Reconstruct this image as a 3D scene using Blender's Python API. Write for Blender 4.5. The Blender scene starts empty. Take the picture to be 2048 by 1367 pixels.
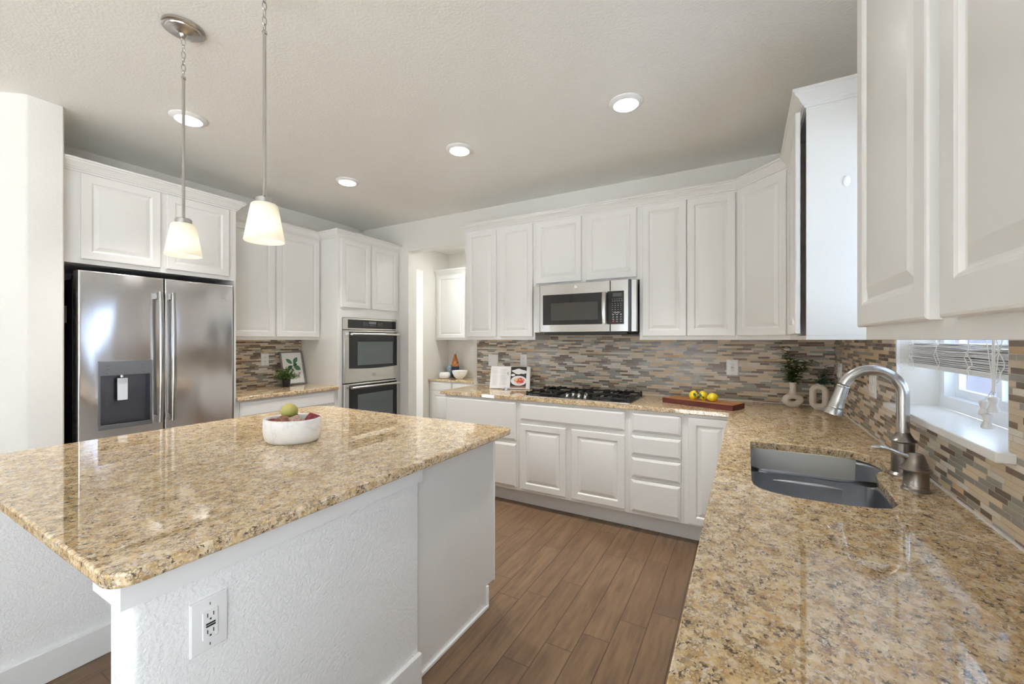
import bpy, bmesh, math, random
from mathutils import Vector, Matrix
R = math.radians
PI = math.pi
random.seed(7)
S = bpy.context.scene
COL = S.collection

# ------------------------------------------------------------------ camera, sky, exposure
cam_d = bpy.data.cameras.new('camera'); cam = bpy.data.objects.new('camera', cam_d); COL.objects.link(cam)
cam.location = (0, 0, 1.382); cam.rotation_euler = (R(90), 0, 0.5137)
cam_d.sensor_fit = 'HORIZONTAL'; cam_d.sensor_width = 36.0; cam_d.lens = 829.0 / 2048 * 36
cam_d.shift_y = -(683.5 - 679.3) / 2048; cam_d.clip_start = 0.02
S.camera = cam
S.view_settings.view_transform = 'Standard'; S.view_settings.look = 'None'
S.view_settings.gamma = 1.0; S.view_settings.use_curve_mapping = False
S.view_settings.exposure = 0.66
S.render.engine = 'CYCLES'
S.cycles.use_denoising = True
S.cycles.max_bounces = 10; S.cycles.diffuse_bounces = 7; S.cycles.glossy_bounces = 5
S.cycles.transmission_bounces = 6; S.cycles.transparent_max_bounces = 12
S.cycles.caustics_reflective = False; S.cycles.caustics_refractive = False
S.cycles.sample_clamp_indirect = 6.0
W = bpy.data.worlds.new('sky'); S.world = W; W.use_nodes = True
bg = W.node_tree.nodes['Background']
bg.inputs[0].default_value = (0.76, 0.88, 1.0, 1); bg.inputs[1].default_value = 2.5
sun_d = bpy.data.lights.new('sun', 'SUN'); sun_d.energy = 40; sun_d.angle = R(1); sun_d.color = (.92, .96, 1)
sun = bpy.data.objects.new('sun', sun_d); COL.objects.link(sun)
sun.rotation_euler = Vector((-.5, -.85, .72)).to_track_quat('Z', 'Y').to_euler()

def portal(name, loc, rot, sx, sy):
    l = bpy.data.lights.new(name, 'AREA'); l.shape = 'RECTANGLE'; l.size = sx; l.size_y = sy
    l.cycles.is_portal = True
    o = bpy.data.objects.new(name, l); COL.objects.link(o); o.location = loc; o.rotation_euler = rot
    return o

# ------------------------------------------------------------------ mesh helper
class M:
    def __init__(s): s.v = []; s.f = []; s.m = []
    def add(s, vs, fs, mi=0):
        b = len(s.v); s.v += [tuple(p) for p in vs]
        for f in fs: s.f.append([b + i for i in f]); s.m.append(mi)
    def box(s, x0, x1, y0, y1, z0, z1, mi=0, T=None):
        vs = [(x, y, z) for x in (x0, x1) for y in (y0, y1) for z in (z0, z1)]
        if T: vs = [tuple(T @ Vector(p)) for p in vs]
        s.add(vs, [(0, 1, 3, 2), (4, 6, 7, 5), (0, 4, 5, 1), (2, 3, 7, 6), (0, 2, 6, 4), (1, 5, 7, 3)], mi)
        return s
    def rings(s, rs, mi=0, cap0=False, cap1=True, closed=False):
        n = len(rs[0]); vs = [p for r in rs for p in r]; fs = []
        k = len(rs)
        for i in range(k if closed else k - 1):
            a = i * n; b = ((i + 1) % k) * n
            for j in range(n): fs.append((a + j, a + (j + 1) % n, b + (j + 1) % n, b + j))
        if cap0: fs.append(tuple(range(n))[::-1])
        if cap1: fs.append(tuple((k - 1) * n + j for j in range(n)))
        s.add(vs, fs, mi); return s
    def lathe(s, prof, c=(0, 0, 0), n=32, mi=0, cap0=True, cap1=True, T=None):
        rs = []
        for r, z in prof:
            ring = [Vector((c[0] + r * math.cos(2 * PI * i / n), c[1] + r * math.sin(2 * PI * i / n), c[2] + z)) for i in range(n)]
            if T: ring = [T @ p for p in ring]
            rs.append(ring)
        return s.rings(rs, mi, cap0, cap1)
    def tube(s, pts, rad, n=12, mi=0, closed=False, caps=True, flat=None):
        pts = [Vector(p) for p in pts]; k = len(pts)
        if not hasattr(rad, '__len__'): rad = [rad] * k
        rs = []; up = None
        for i, p in enumerate(pts):
            a = pts[(i - 1) % k] if (closed or i > 0) else p
            b = pts[(i + 1) % k] if (closed or i < k - 1) else p
            t = (b - a).normalized()
            if up is None:
                up = Vector((0, 0, 1)) if abs(t.z) < .9 else Vector((1, 0, 0))
                if flat: up = Vector(flat)
            if flat: u = Vector(flat)
            else: u = (up - t * up.dot(t)).normalized()
            w = t.cross(u).normalized(); up = u
            r = rad[i]; ru, rw = (r if isinstance(r, tuple) else (r, r))
            rs.append([p + u * (ru * math.cos(2 * PI * j / n)) + w * (rw * math.sin(2 * PI * j / n)) for j in range(n)])
        return s.rings(rs, mi, caps and not closed, caps and not closed, closed)
    def sphere(s, c, r, n=20, m=12, mi=0, T=None, f=None):
        rs = []
        for i in range(1, m):
            t = PI * i / m; ring = []
            for j in range(n):
                a = 2 * PI * j / n
                p = Vector((math.sin(t) * math.cos(a), math.sin(t) * math.sin(a), math.cos(t)))
                if f: p = f(p)
                p = Vector((p.x * r[0], p.y * r[1], p.z * r[2])) if hasattr(r, '__len__') else p * r
                if T: p = T @ p
                ring.append(p + Vector(c))
            rs.append(ring)
        return s.rings(rs, mi, True, True)
    def prism(s, poly, z0, z1, mi=0):
        n = len(poly)
        return s.rings([[(x, y, z0) for x, y in poly], [(x, y, z1) for x, y in poly]], mi, True, True)
    def build(s, name, mats, parent=None, loc=(0, 0, 0), rot=(0, 0, 0), bevel=0, seg=2, smooth=True, ang=38):
        me = bpy.data.meshes.new(name); me.from_pydata(s.v, [], s.f); 
        if not isinstance(mats, (list, tuple)): mats = [mats]
        for m in mats: me.materials.append(m)
        for p, mi in zip(me.polygons, s.m): p.material_index = mi
        bm = bmesh.new(); bm.from_mesh(me); bmesh.ops.recalc_face_normals(bm, faces=bm.faces); bm.to_mesh(me); bm.free()
        if smooth: me.shade_smooth(); me.set_sharp_from_angle(angle=R(ang))
        o = bpy.data.objects.new(name, me); COL.objects.link(o)
        o.location = loc; o.rotation_euler = rot
        if parent: o.parent = parent
        if bevel:
            b = o.modifiers.new('bevel', 'BEVEL'); b.width = bevel; b.segments = seg; b.limit_method = 'ANGLE'; b.angle_limit = R(50)
            b.harden_normals = False
        return o

def thing(name, label, cat, loc=(0, 0, 0), rz=0, group=None):
    o = bpy.data.objects.new(name, None); o.empty_display_size = .05; COL.objects.link(o)
    o.location = loc; o.rotation_euler = (0, 0, rz); o['label'] = label; o['category'] = cat
    if group: o['group'] = group
    return o
def tag(o, label, cat, group=None, kind=None):
    o['label'] = label; o['category'] = cat
    if group: o['group'] = group
    if kind: o['kind'] = kind
    return o
def struct(o): o['kind'] = 'structure'; return o
def copy_thing(root, loc, label, group=None, rz=None):
    r = root.copy(); COL.objects.link(r); r.location = loc; r['label'] = label
    if rz is not None: r.rotation_euler = (0, 0, rz)
    if group: r['group'] = group
    for ch in list(root.children):
        c = ch.copy(); COL.objects.link(c); c.parent = r
        for g in list(ch.children):
            d = g.copy(); COL.objects.link(d); d.parent = c
    return r

# ------------------------------------------------------------------ materials
def srgb(r, g, b):
    def c(x):
        x /= 255.0
        return x / 12.92 if x <= .04045 else ((x + .055) / 1.055) ** 2.4
    return (c(r), c(g), c(b), 1)
class NT:
    def __init__(s, name):
        s.mat = bpy.data.materials.new(name); s.mat.use_nodes = True; s.t = s.mat.node_tree
        s.p = s.t.nodes['Principled BSDF']
    def n(s, typ, **kw):
        nd = s.t.nodes.new(typ)
        for k, v in kw.items(): setattr(nd, k, v)
        return nd
    def l(s, a, b): s.t.links.new(a, b)
    def set(s, **kw):
        for k, v in kw.items(): s.p.inputs[k.replace('_', ' ')].default_value = v
    def math(s, op, a, b=None, c=None):
        nd = s.n('ShaderNodeMath', operation=op)
        for i, x in enumerate((a, b, c)):
            if x is None: continue
            if hasattr(x, 'is_output'): s.l(x, nd.inputs[i])
            else: nd.inputs[i].default_value = x
        return nd.outputs[0]
    def noise(s, vec, scale, detail=4, rough=.5, dim='3D'):
        nd = s.n('ShaderNodeTexNoise', noise_dimensions=dim)
        nd.inputs['Scale'].default_value = scale; nd.inputs['Detail'].default_value = detail; nd.inputs['Roughness'].default_value = rough
        if vec is not None: s.l(vec, nd.inputs['Vector'])
        return nd.outputs[0]
    def ramp(s, fac, stops, interp='LINEAR'):
        nd = s.n('ShaderNodeValToRGB'); cr = nd.color_ramp; cr.interpolation = interp
        while len(cr.elements) < len(stops): cr.elements.new(.5)
        for e, (p, c) in zip(cr.elements, stops):
            e.position = p; e.color = c if len(c) == 4 else (*c, 1)
        s.l(fac, nd.inputs[0]); return nd.outputs[0]
    def mix(s, fac, a, b, typ='MIX'):
        nd = s.n('ShaderNodeMix', data_type='RGBA', blend_type=typ)
        for i, x in ((0, fac), (6, a), (7, b)):
            if hasattr(x, 'is_output'): s.l(x, nd.inputs[i])
            else: nd.inputs[i].default_value = x
        return nd.outputs[2]
    def obj(s, scale=None):
        tc = s.n('ShaderNodeTexCoord'); v = tc.outputs['Object']
        if scale:
            mp = s.n('ShaderNodeMapping'); mp.inputs['Scale'].default_value = scale; s.l(v, mp.inputs[0]); v = mp.outputs[0]
        return v
    def bump(s, h, strength=.3, dist=.01):
        nd = s.n('ShaderNodeBump'); nd.inputs['Strength'].default_value = strength; nd.inputs['Distance'].default_value = dist
        s.l(h, nd.inputs['Height']); s.l(nd.outputs[0], s.p.inputs['Normal']); return nd
def simple(name, col, rough=.5, metal=0, **kw):
    m = NT(name); m.set(Base_Color=col, Roughness=rough, Metallic=metal, **kw); return m.mat
g1 = lambda v: (v, v, v, 1)

def mk_paint(name, col, rough=.45, bs=0, bd=0, scale=90):
    m = NT(name); v = m.obj()
    n = m.noise(v, 3.0, 2)
    c = m.mix(n, col, tuple(x * .97 for x in col[:3]) + (1,)); m.l(c, m.p.inputs['Base Color'])
    m.set(Roughness=rough)
    if bs:
        h = m.noise(v, scale, 3, .5); h = m.ramp(h, [(.38, g1(0)), (.62, g1(1))]); m.bump(h, bs, bd)
    return m.mat
MWALL = mk_paint('wall_paint', srgb(232, 229, 223), .6, .2, .003, 110)
MTEX = mk_paint('textured_white_wall', srgb(244, 244, 244), .55, .4, .003, 110)
MCEIL = mk_paint('ceiling_paint', srgb(244, 243, 239), .75, .22, .003, 80)
MCAB = mk_paint('cabinet_paint', srgb(230, 229, 226), .32)
MTRIM = mk_paint('trim_paint', srgb(240, 240, 240), .35)
MVINYL = simple('white_vinyl', srgb(240, 243, 246), .3)
MPLATE = simple('white_plastic', srgb(240, 240, 240), .28)
MDARK = simple('dark_slot', srgb(30, 30, 30), .5)
MBLACK = simple('black_metal', srgb(28, 27, 27), .38, .3)
MGLASSBLK = simple('black_glass', srgb(22, 24, 28), .06, 0, Specular_IOR_Level=.5)
MCHROME = simple('chrome', srgb(215, 215, 215), .08, 1)
MLEDGE = simple('solid_white_sill', srgb(242, 243, 243), .22)

def mk_steel(name, col, rough, brush=(3, 3, 260), wav=.0, bstr=.12):
    m = NT(name); m.set(Base_Color=col, Metallic=1.0)
    v = m.obj(brush); n = m.noise(v, 1.0, 3, .6)
    rr = m.ramp(n, [(0, g1(rough * .8)), (1, g1(rough * 1.25))]); m.l(rr, m.p.inputs['Roughness'])
    b = m.bump(n, bstr, .0006)
    if wav:
        n2 = m.noise(m.obj((3.4, 2.2, .8)), 1.0, 1.5, .4)
        b2 = m.n('ShaderNodeBump'); b2.inputs['Strength'].default_value = 1; b2.inputs['Distance'].default_value = wav
        m.l(n2, b2.inputs['Height']); m.l(b2.outputs[0], b.inputs['Normal'])
    return m.mat
MSTEEL = mk_steel('stainless_steel', srgb(172, 169, 165), .2, wav=.012)
MOVEN = mk_steel('oven_steel', srgb(208, 206, 202), .22, wav=.004)
MFRIDGE = mk_steel('fridge_steel', srgb(226, 225, 226), .17, wav=.02)
MSINK = mk_steel('sink_steel', srgb(188, 191, 197), .3, (4, 4, 160), bstr=.05)
MNICKEL = mk_steel('brushed_nickel', srgb(192, 190, 187), .24, (4, 4, 200), bstr=.012)
MNICKELD = mk_steel('satin_nickel_body', srgb(150, 142, 134), .28, (3, 3, 90), bstr=0)

def mk_granite():
    m = NT('granite')
    v = m.obj((1.2, 1.0, 1.1))
    warp = m.n('ShaderNodeTexNoise'); warp.inputs['Scale'].default_value = 85; warp.inputs['Detail'].default_value = 3; m.l(v, warp.inputs['Vector'])
    mp = m.n('ShaderNodeVectorMath', operation='MULTIPLY_ADD'); m.l(warp.outputs[1], mp.inputs[0]); mp.inputs[1].default_value = (.014, .014, .014); m.l(v, mp.inputs[2])
    vv = mp.outputs[0]
    base = m.ramp(m.noise(vv, 30, 4, .55), [(.3, srgb(196, 160, 108)), (.46, srgb(220, 190, 142)), (.6, srgb(232, 212, 176)), (.74, srgb(204, 166, 112))])
    vo = m.n('ShaderNodeTexVoronoi'); vo.inputs['Scale'].default_value = 135; m.l(vv, vo.inputs['Vector'])
    ve = m.n('ShaderNodeTexVoronoi', feature='DISTANCE_TO_EDGE'); ve.inputs['Scale'].default_value = 135; m.l(vv, ve.inputs['Vector'])
    sep = m.n('ShaderNodeSeparateColor'); m.l(vo.outputs['Color'], sep.inputs[0])
    light = m.ramp(sep.outputs[0], [(0, g1(0)), (.66, g1(0)), (.74, g1(1))])
    c = m.mix(m.math('MULTIPLY', light, .5), base, srgb(228, 220, 204))
    tan = m.ramp(sep.outputs[1], [(0, g1(0)), (.66, g1(0)), (.74, g1(1))])
    c = m.mix(m.math('MULTIPLY', tan, .42), c, srgb(186, 148, 100))
    brn = m.ramp(sep.outputs[2], [(0, g1(0)), (.86, g1(0)), (.92, g1(1))])
    c = m.mix(m.math('MULTIPLY', brn, .6), c, srgb(132, 106, 78))
    n1 = m.noise(vv, 36, 3, .55)
    web = m.math('MULTIPLY', m.ramp(ve.outputs['Distance'], [(.06, g1(1)), (.20, g1(0))]), m.ramp(n1, [(.40, g1(0)), (.60, g1(.62))]))
    c = m.mix(web, c, srgb(118, 94, 70))
    dn_ = m.math('ADD', m.noise(vv, 110, 4, .6), m.math('MULTIPLY', m.math('SUBTRACT', n1, .5), .2))
    dn_ = m.math('ADD', dn_, m.math('MULTIPLY', web, .05))
    c = m.mix(m.ramp(dn_, [(.595, g1(0)), (.64, g1(.9))]), c, srgb(70, 60, 54))
    m.l(c, m.p.inputs['Base Color']); m.set(Roughness=.012, Specular_IOR_Level=.95)
    return m.mat
MGRAN = mk_granite()

def mk_mosaic(name, ax):
    m = NT(name); tc = m.n('ShaderNodeTexCoord'); sp = m.n('ShaderNodeSeparateXYZ'); m.l(tc.outputs['Object'], sp.inputs[0])
    u = sp.outputs[ax]; z = sp.outputs[2]
    h = .0157
    q = m.math('DIVIDE', z, h); row = m.math('FLOOR', q); fz = m.math('SUBTRACT', q, row)
    w = m.math('ADD', m.math('DIVIDE', u, .092), m.math('MULTIPLY', row, 7.37))
    outs = []
    for feat in ('F1', 'DISTANCE_TO_EDGE'):
        vo = m.n('ShaderNodeTexVoronoi', voronoi_dimensions='1D', feature=feat)
        vo.inputs['Scale'].default_value = 1; vo.inputs['Randomness'].default_value = .8; m.l(w, vo.inputs['W']); outs.append(vo)
    sc = m.n('ShaderNodeSeparateColor'); m.l(outs[0].outputs['Color'], sc.inputs[0])
    a, b = sc.outputs[0], sc.outputs[1]
    tile = m.ramp(a, [(0, srgb(166, 165, 156)), (.18, srgb(138, 121, 108)), (.32, srgb(228, 211, 184)), (.46, srgb(154, 153, 146)), (.62, srgb(114, 98, 88)), (.74, srgb(226, 212, 192)), (.84, srgb(240, 235, 226)), (.97, srgb(212, 180, 140))], 'CONSTANT')
    stone = m.ramp(a, [(0, g1(0)), (.32, g1(1)), (.46, g1(0)), (.74, g1(1))], 'CONSTANT')
    mot = m.noise(m.obj(), 160, 4, .6)
    tile = m.mix(m.math('MULTIPLY', stone, m.math('MULTIPLY', mot, .28)), tile, srgb(170, 140, 105))
    tile = m.mix(m.math('MULTIPLY', b, .18), tile, srgb(92, 82, 74))
    e1 = m.ramp(outs[1].outputs['Distance'], [(.006, g1(0)), (.016, g1(1))])
    e2 = m.ramp(m.math('MINIMUM', fz, m.math('SUBTRACT', 1.0, fz)), [(.03, g1(0)), (.075, g1(1))])
    mask = m.math('MULTIPLY', e1, e2)
    c = m.mix(mask, srgb(196, 181, 160), tile); m.l(c, m.p.inputs['Base Color'])
    gl = m.math('SUBTRACT', 1.0, stone)
    ro = m.math('SUBTRACT', .55, m.math('MULTIPLY', m.math('MULTIPLY', gl, mask), .36)); m.l(ro, m.p.inputs['Roughness'])
    m.set(Specular_IOR_Level=.42)
    m.bump(mask, .5, .0012)
    return m.mat
MMOSX = mk_mosaic('mosaic_tile_x', 0); MMOSY = mk_mosaic('mosaic_tile_y', 1)

def mk_floor():
    m = NT('hardwood_planks'); tc = m.n('ShaderNodeTexCoord'); sp = m.n('ShaderNodeSeparateXYZ'); m.l(tc.outputs['Object'], sp.inputs[0])
    q = m.math('DIVIDE', m.math('ADD', sp.outputs[0], .03), .128); col = m.math('FLOOR', q); fx = m.math('SUBTRACT', q, col)
    w = m.math('ADD', m.math('DIVIDE', sp.outputs[1], .78), m.math('MULTIPLY', col, 5.71)); outs = []
    for feat in ('F1', 'DISTANCE_TO_EDGE'):
        vo = m.n('ShaderNodeTexVoronoi', voronoi_dimensions='1D', feature=feat)
        vo.inputs['Scale'].default_value = 1; vo.inputs['Randomness'].default_value = .75; m.l(w, vo.inputs['W']); outs.append(vo)
    sc = m.n('ShaderNodeSeparateColor'); m.l(outs[0].outputs['Color'], sc.inputs[0])
    off = m.n('ShaderNodeCombineXYZ'); m.l(m.math('MULTIPLY', sc.outputs[0], 9.), off.inputs[2]); m.l(m.math('MULTIPLY', sc.outputs[1], 9.), off.inputs[0])
    va = m.n('ShaderNodeVectorMath', operation='ADD'); m.l(tc.outputs['Object'], va.inputs[0]); m.l(off.outputs[0], va.inputs[1])
    mp = m.n('ShaderNodeMapping'); mp.inputs['Scale'].default_value = (22, 2.2, 2); m.l(va.outputs[0], mp.inputs[0])
    grain = m.noise(mp.outputs[0], 1.6, 7, .62)
    mp2 = m.n('ShaderNodeMapping'); mp2.inputs['Scale'].default_value = (5, 2.4, 2); m.l(va.outputs[0], mp2.inputs[0])
    blot = m.noise(mp2.outputs[0], 1.4, 4, .55)
    c = m.ramp(grain, [(.28, srgb(92, 71, 53)), (.5, srgb(118, 94, 70)), (.72, srgb(134, 109, 83))])
    c = m.mix(m.ramp(blot, [(.50, g1(0)), (.72, g1(.5))]), c, srgb(86, 63, 47))
    c = m.mix(m.math('MULTIPLY', sc.outputs[2], .38), c, srgb(104, 80, 62))
    e1 = m.ramp(outs[1].outputs['Distance'], [(.001, g1(0)), (.004, g1(1))])
    e2 = m.ramp(m.math('MINIMUM', fx, m.math('SUBTRACT', 1.0, fx)), [(.006, g1(0)), (.022, g1(1))])
    mask = m.math('MULTIPLY', e1, e2)
    c = m.mix(mask, srgb(66, 48, 36), c); m.l(c, m.p.inputs['Base Color'])
    m.set(Roughness=.36); m.bump(m.math('ADD', mask, m.math('MULTIPLY', grain, .25)), .35, .0015)
    return m.mat
MFLOOR = mk_floor()

def mk_marble():
    m = NT('white_marble'); v = m.obj(); n = m.noise(v, 9, 6, .6)
    w = m.math('ABSOLUTE', m.math('SUBTRACT', n, .5))
    c = m.ramp(w, [(0, srgb(226, 225, 226)), (.03, srgb(238, 237, 236)), (.2, srgb(244, 243, 241))])
    m.l(c, m.p.inputs['Base Color']); m.set(Roughness=.35); return m.mat
MMARB = mk_marble()
def mk_wood(name, a, b, rough, sc=(3, 30, 30)):
    m = NT(name); n = m.noise(m.obj(sc), 1.5, 5, .6); c = m.ramp(n, [(.3, a), (.7, b)]); m.l(c, m.p.inputs['Base Color']); m.set(Roughness=rough); return m.mat
MBOARD = mk_wood('board_top_wood', srgb(158, 100, 52), srgb(190, 128, 74), .42)
MBOARDE = mk_wood('board_edge_wood', srgb(74, 26, 20), srgb(110, 46, 34), .35)
MCERAM = mk_paint('matte_ceramic', srgb(226, 216, 204), .75, .3, .001, 300)
MCERW = simple('white_ceramic', srgb(245, 245, 246), .12)
def mk_leaf(name, a, b):
    m = NT(name); n = m.noise(m.obj(), 30, 3); c = m.ramp(n, [(.35, a), (.65, b)]); m.l(c, m.p.inputs['Base Color']); m.set(Roughness=.45); return m.mat
MLEAF = mk_leaf('leaf_green', srgb(48, 84, 38), srgb(104, 142, 66))
MLEAFD = mk_leaf('leaf_dark_green', srgb(28, 58, 34), srgb(60, 98, 54))
MLEAFB = mk_leaf('leaf_bluish', srgb(54, 96, 70), srgb(92, 136, 100))
MSTEM = simple('stem', srgb(60, 58, 30), .6)
MPOT = simple('black_pot', srgb(40, 40, 46), .4)
def mk_lemon():
    m = NT('lemon_skin'); v = m.obj(); m.set(Base_Color=srgb(240, 216, 44), Roughness=.38)
    m.bump(m.noise(v, 240, 2), .3, .001); return m.mat
MLEMON = mk_lemon()
def mk_mango():
    m = NT('green_mango_skin'); tc = m.n('ShaderNodeTexCoord'); sp = m.n('ShaderNodeSeparateXYZ'); m.l(tc.outputs['Object'], sp.inputs[0])
    k = m.math('ADD', m.math('MULTIPLY', sp.outputs[2], 9.), m.math('MULTIPLY', m.noise(m.obj(), 14, 3), .35))
    c = m.ramp(k, [(-.2, srgb(112, 128, 60)), (.1, srgb(150, 156, 78)), (.6, srgb(206, 188, 112))]); m.l(c, m.p.inputs['Base Color']); m.set(Roughness=.45); return m.mat
MMANGO = mk_mango()
def mk_rough(name, a, b, sc=60, rough=.8, bs=.6):
    m = NT(name); n = m.noise(m.obj(), sc, 4, .6); c = m.ramp(n, [(.4, a), (.6, b)]); m.l(c, m.p.inputs['Base Color']); m.set(Roughness=rough); m.bump(n, bs, .003); return m.mat
MRED = mk_rough('dark_red_fibre', srgb(112, 40, 48), srgb(146, 66, 74))
MPINKW = mk_rough('pinkish_carved_wood', srgb(170, 130, 118), srgb(206, 176, 160), 90)
MBROWNB = mk_rough('brown_ribbed', srgb(120, 74, 58), srgb(160, 110, 90), 40)
MFRAME = mk_wood('grey_frame_wood', srgb(130, 128, 126), srgb(158, 156, 152), .5)
MPAPER = simple('paper', srgb(246, 245, 244), .7)
MINK = simple('ink', srgb(26, 26, 30), .7)
MTEXTG = simple('grey_print', srgb(208, 209, 214), .8)
MLEAFP = simple('printed_green', srgb(84, 142, 104), .7)
MLEAFP2 = simple('printed_dark_green', srgb(56, 104, 76), .7)
MPHOTO = simple('photo_black', srgb(36, 28, 26), .3)
MPHOTOB = simple('photo_brown', srgb(140, 104, 82), .3)
MPHOTOR = simple('photo_red', srgb(214, 78, 72), .3)
MPHOTOO = simple('photo_peach', srgb(232, 176, 134), .3)
MPHOTOW = simple('photo_white', srgb(240, 238, 240), .3)
MLCD = simple('grey_display', srgb(70, 76, 78), .15)
MBTN = simple('button_print', srgb(150, 152, 156), .4)
MREDB = simple('red_button', srgb(190, 60, 54), .4)
MGRASP = simple('dispenser_grey', srgb(128, 130, 136), .3, .6)
MORANGE = mk_rough('amber_glaze', srgb(120, 66, 30), srgb(206, 130, 66), 30, .15, 0)
MNAVY = simple('navy_glaze', srgb(34, 46, 74), .12)
MBLUEJ = mk_rough('light_blue_glaze', srgb(96, 124, 148), srgb(168, 190, 204), 40, .2, 0)
MSIDING = simple('exterior_siding', srgb(66, 67, 78), .8)
MEXTW = simple('exterior_trim', srgb(236, 240, 246), .7)
MGRASS = simple('exterior_ground', srgb(203, 204, 204), .9)
MBOUNCE = mk_paint('bounce_carpet', srgb(222, 220, 216), .95, .5, .01, 300)  # pale tone of the added carpet that bounces light
MCORD = simple('blind_cord', srgb(238, 238, 236), .6)
MTAS = simple('tassel_plastic', srgb(226, 224, 220), .45)
def emis(name, col, st):
    m = NT(name); m.set(Base_Color=col, Roughness=.5, Emission_Color=col, Emission_Strength=st); return m.mat
MLAMP = emis('downlight_lens', (1, .97, .92, 1), 14)
MADDLAMP = emis('added_pantry_lens', (1, .98, .95, 1), 8)
MBULB = emis('bulb', (1, .95, .88, 1), 5)
def mk_shade():
    m = NT('frosted_shade'); t = m.t; out = t.nodes['Material Output']
    d = m.n('ShaderNodeBsdfDiffuse'); d.inputs[0].default_value = srgb(236, 234, 226)
    tr = m.n('ShaderNodeBsdfTranslucent'); tr.inputs[0].default_value = srgb(252, 248, 238)
    e = m.n('ShaderNodeEmission'); e.inputs[0].default_value = (1, .97, .9, 1); e.inputs[1].default_value = .02
    mx = m.n('ShaderNodeMixShader'); mx.inputs[0].default_value = .55; m.l(d.outputs[0], mx.inputs[1]); m.l(tr.outputs[0], mx.inputs[2])
    ad = m.n('ShaderNodeAddShader'); m.l(mx.outputs[0], ad.inputs[0]); m.l(e.outputs[0], ad.inputs[1])
    m.l(ad.outputs[0], out.inputs[0]); return m.mat
MSHADE = mk_shade()
def mk_pane():
    m = NT('window_glass'); out = m.t.nodes['Material Output']
    tr = m.n('ShaderNodeBsdfTransparent'); tr.inputs[0].default_value = (.76, .79, .83, 1)
    gl = m.n('ShaderNodeBsdfGlossy'); gl.inputs[1].default_value = .02
    fr = m.n('ShaderNodeLayerWeight'); fr.inputs[0].default_value = .5
    fac = m.math('ADD', m.math('MULTIPLY', m.math('POWER', fr.outputs[1], 5.0), .6), .03)
    mx = m.n('ShaderNodeMixShader'); m.l(fac, mx.inputs[0]); m.l(tr.outputs[0], mx.inputs[1]); m.l(gl.outputs[0], mx.inputs[2])
    m.l(mx.outputs[0], out.inputs[0]); return m.mat
MPANE = mk_pane()
MCLEAR = simple('clear_glass', (1, 1, 1, 1), .02, 0, Transmission_Weight=1.0, IOR=1.45)

# ------------------------------------------------------------------ room shell
ZC = 2.765; XR = .547; YB = 3.65; XL = -4.22
def quadwall(name, mat, boxes, bevel=0):
    m = M()
    for b in boxes: m.box(*b)
    return struct(m.build(name, mat, smooth=False, bevel=bevel))
quadwall('floor', MFLOOR, [(-8.2, 1.0, -5.2, 7.2, -.1, 0)])
o = quadwall('floor_bounce_carpet', MBOUNCE, [(-2.6, XR, -5.0, -.55, 0, .012), (-8.0, -4.5, 2.2, 7.0, 0, .012)])  # unseen pale carpet, added to bounce light up to the ceiling
quadwall('ceiling', MCEIL, [(-8.2, 1.0, -5.2, 7.2, ZC, ZC + .1)])
# right wall with sink window (y 1.43..2.27, z 1.12..2.30) and an unseen patio window sized to brighten the island side
WY0, WY1, WZ0, WZ1 = 1.43, 2.27, 1.095, 2.30
quadwall('wall_right', MWALL, [(XR, .72, WY1, 5.5, 0, ZC), (XR, .72, -.45, WY0, 0, ZC), (XR, .72, WY0, WY1, 0, WZ0), (XR, .72, WY0, WY1, WZ1, ZC),
                               (XR, .72, -5.0, -2.6, 0, ZC), (XR, .72, -2.6, -.45, 2.5, ZC), (XR, .72, -2.6, -.45, 0, .1)])
# back wall with cased opening to the pantry passage
quadwall('wall_back', MWALL, [(-4.35, -3.458, YB, 3.785, 0, ZC), (-2.525, XR, YB, 3.785, 0, ZC), (-3.458, -2.525, YB, 3.785, 2.425, ZC)])
quadwall('wall_left', MWALL, [(-4.35, XL, .84, 3.7, 0, ZC), (-4.35, -4.21, 3.785, 3.95, 0, ZC), (-4.35, -4.21, 3.95, 4.75, 2.42, ZC), (-4.35, -4.21, 4.75, 5.5, 0, ZC)])
m = M(); m.prism([(-4.35, .842), (-3.56, .842), (-3.54, .840), (-3.53, .832), (-3.53, .70), (-3.5325, .692), (-3.538, .684), (-3.92, .352), (-4.35, .352)], 0, ZC)
struct(m.build('wall_fridge_end', MWALL))
quadwall('wall_pantry_back', MWALL, [(-4.35, -1.0, 5.36, 5.5, 0, ZC)])
quadwall('wall_pantry_right', MWALL, [(-1.9, -1.76, 3.78, 5.4, 0, ZC)])
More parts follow.
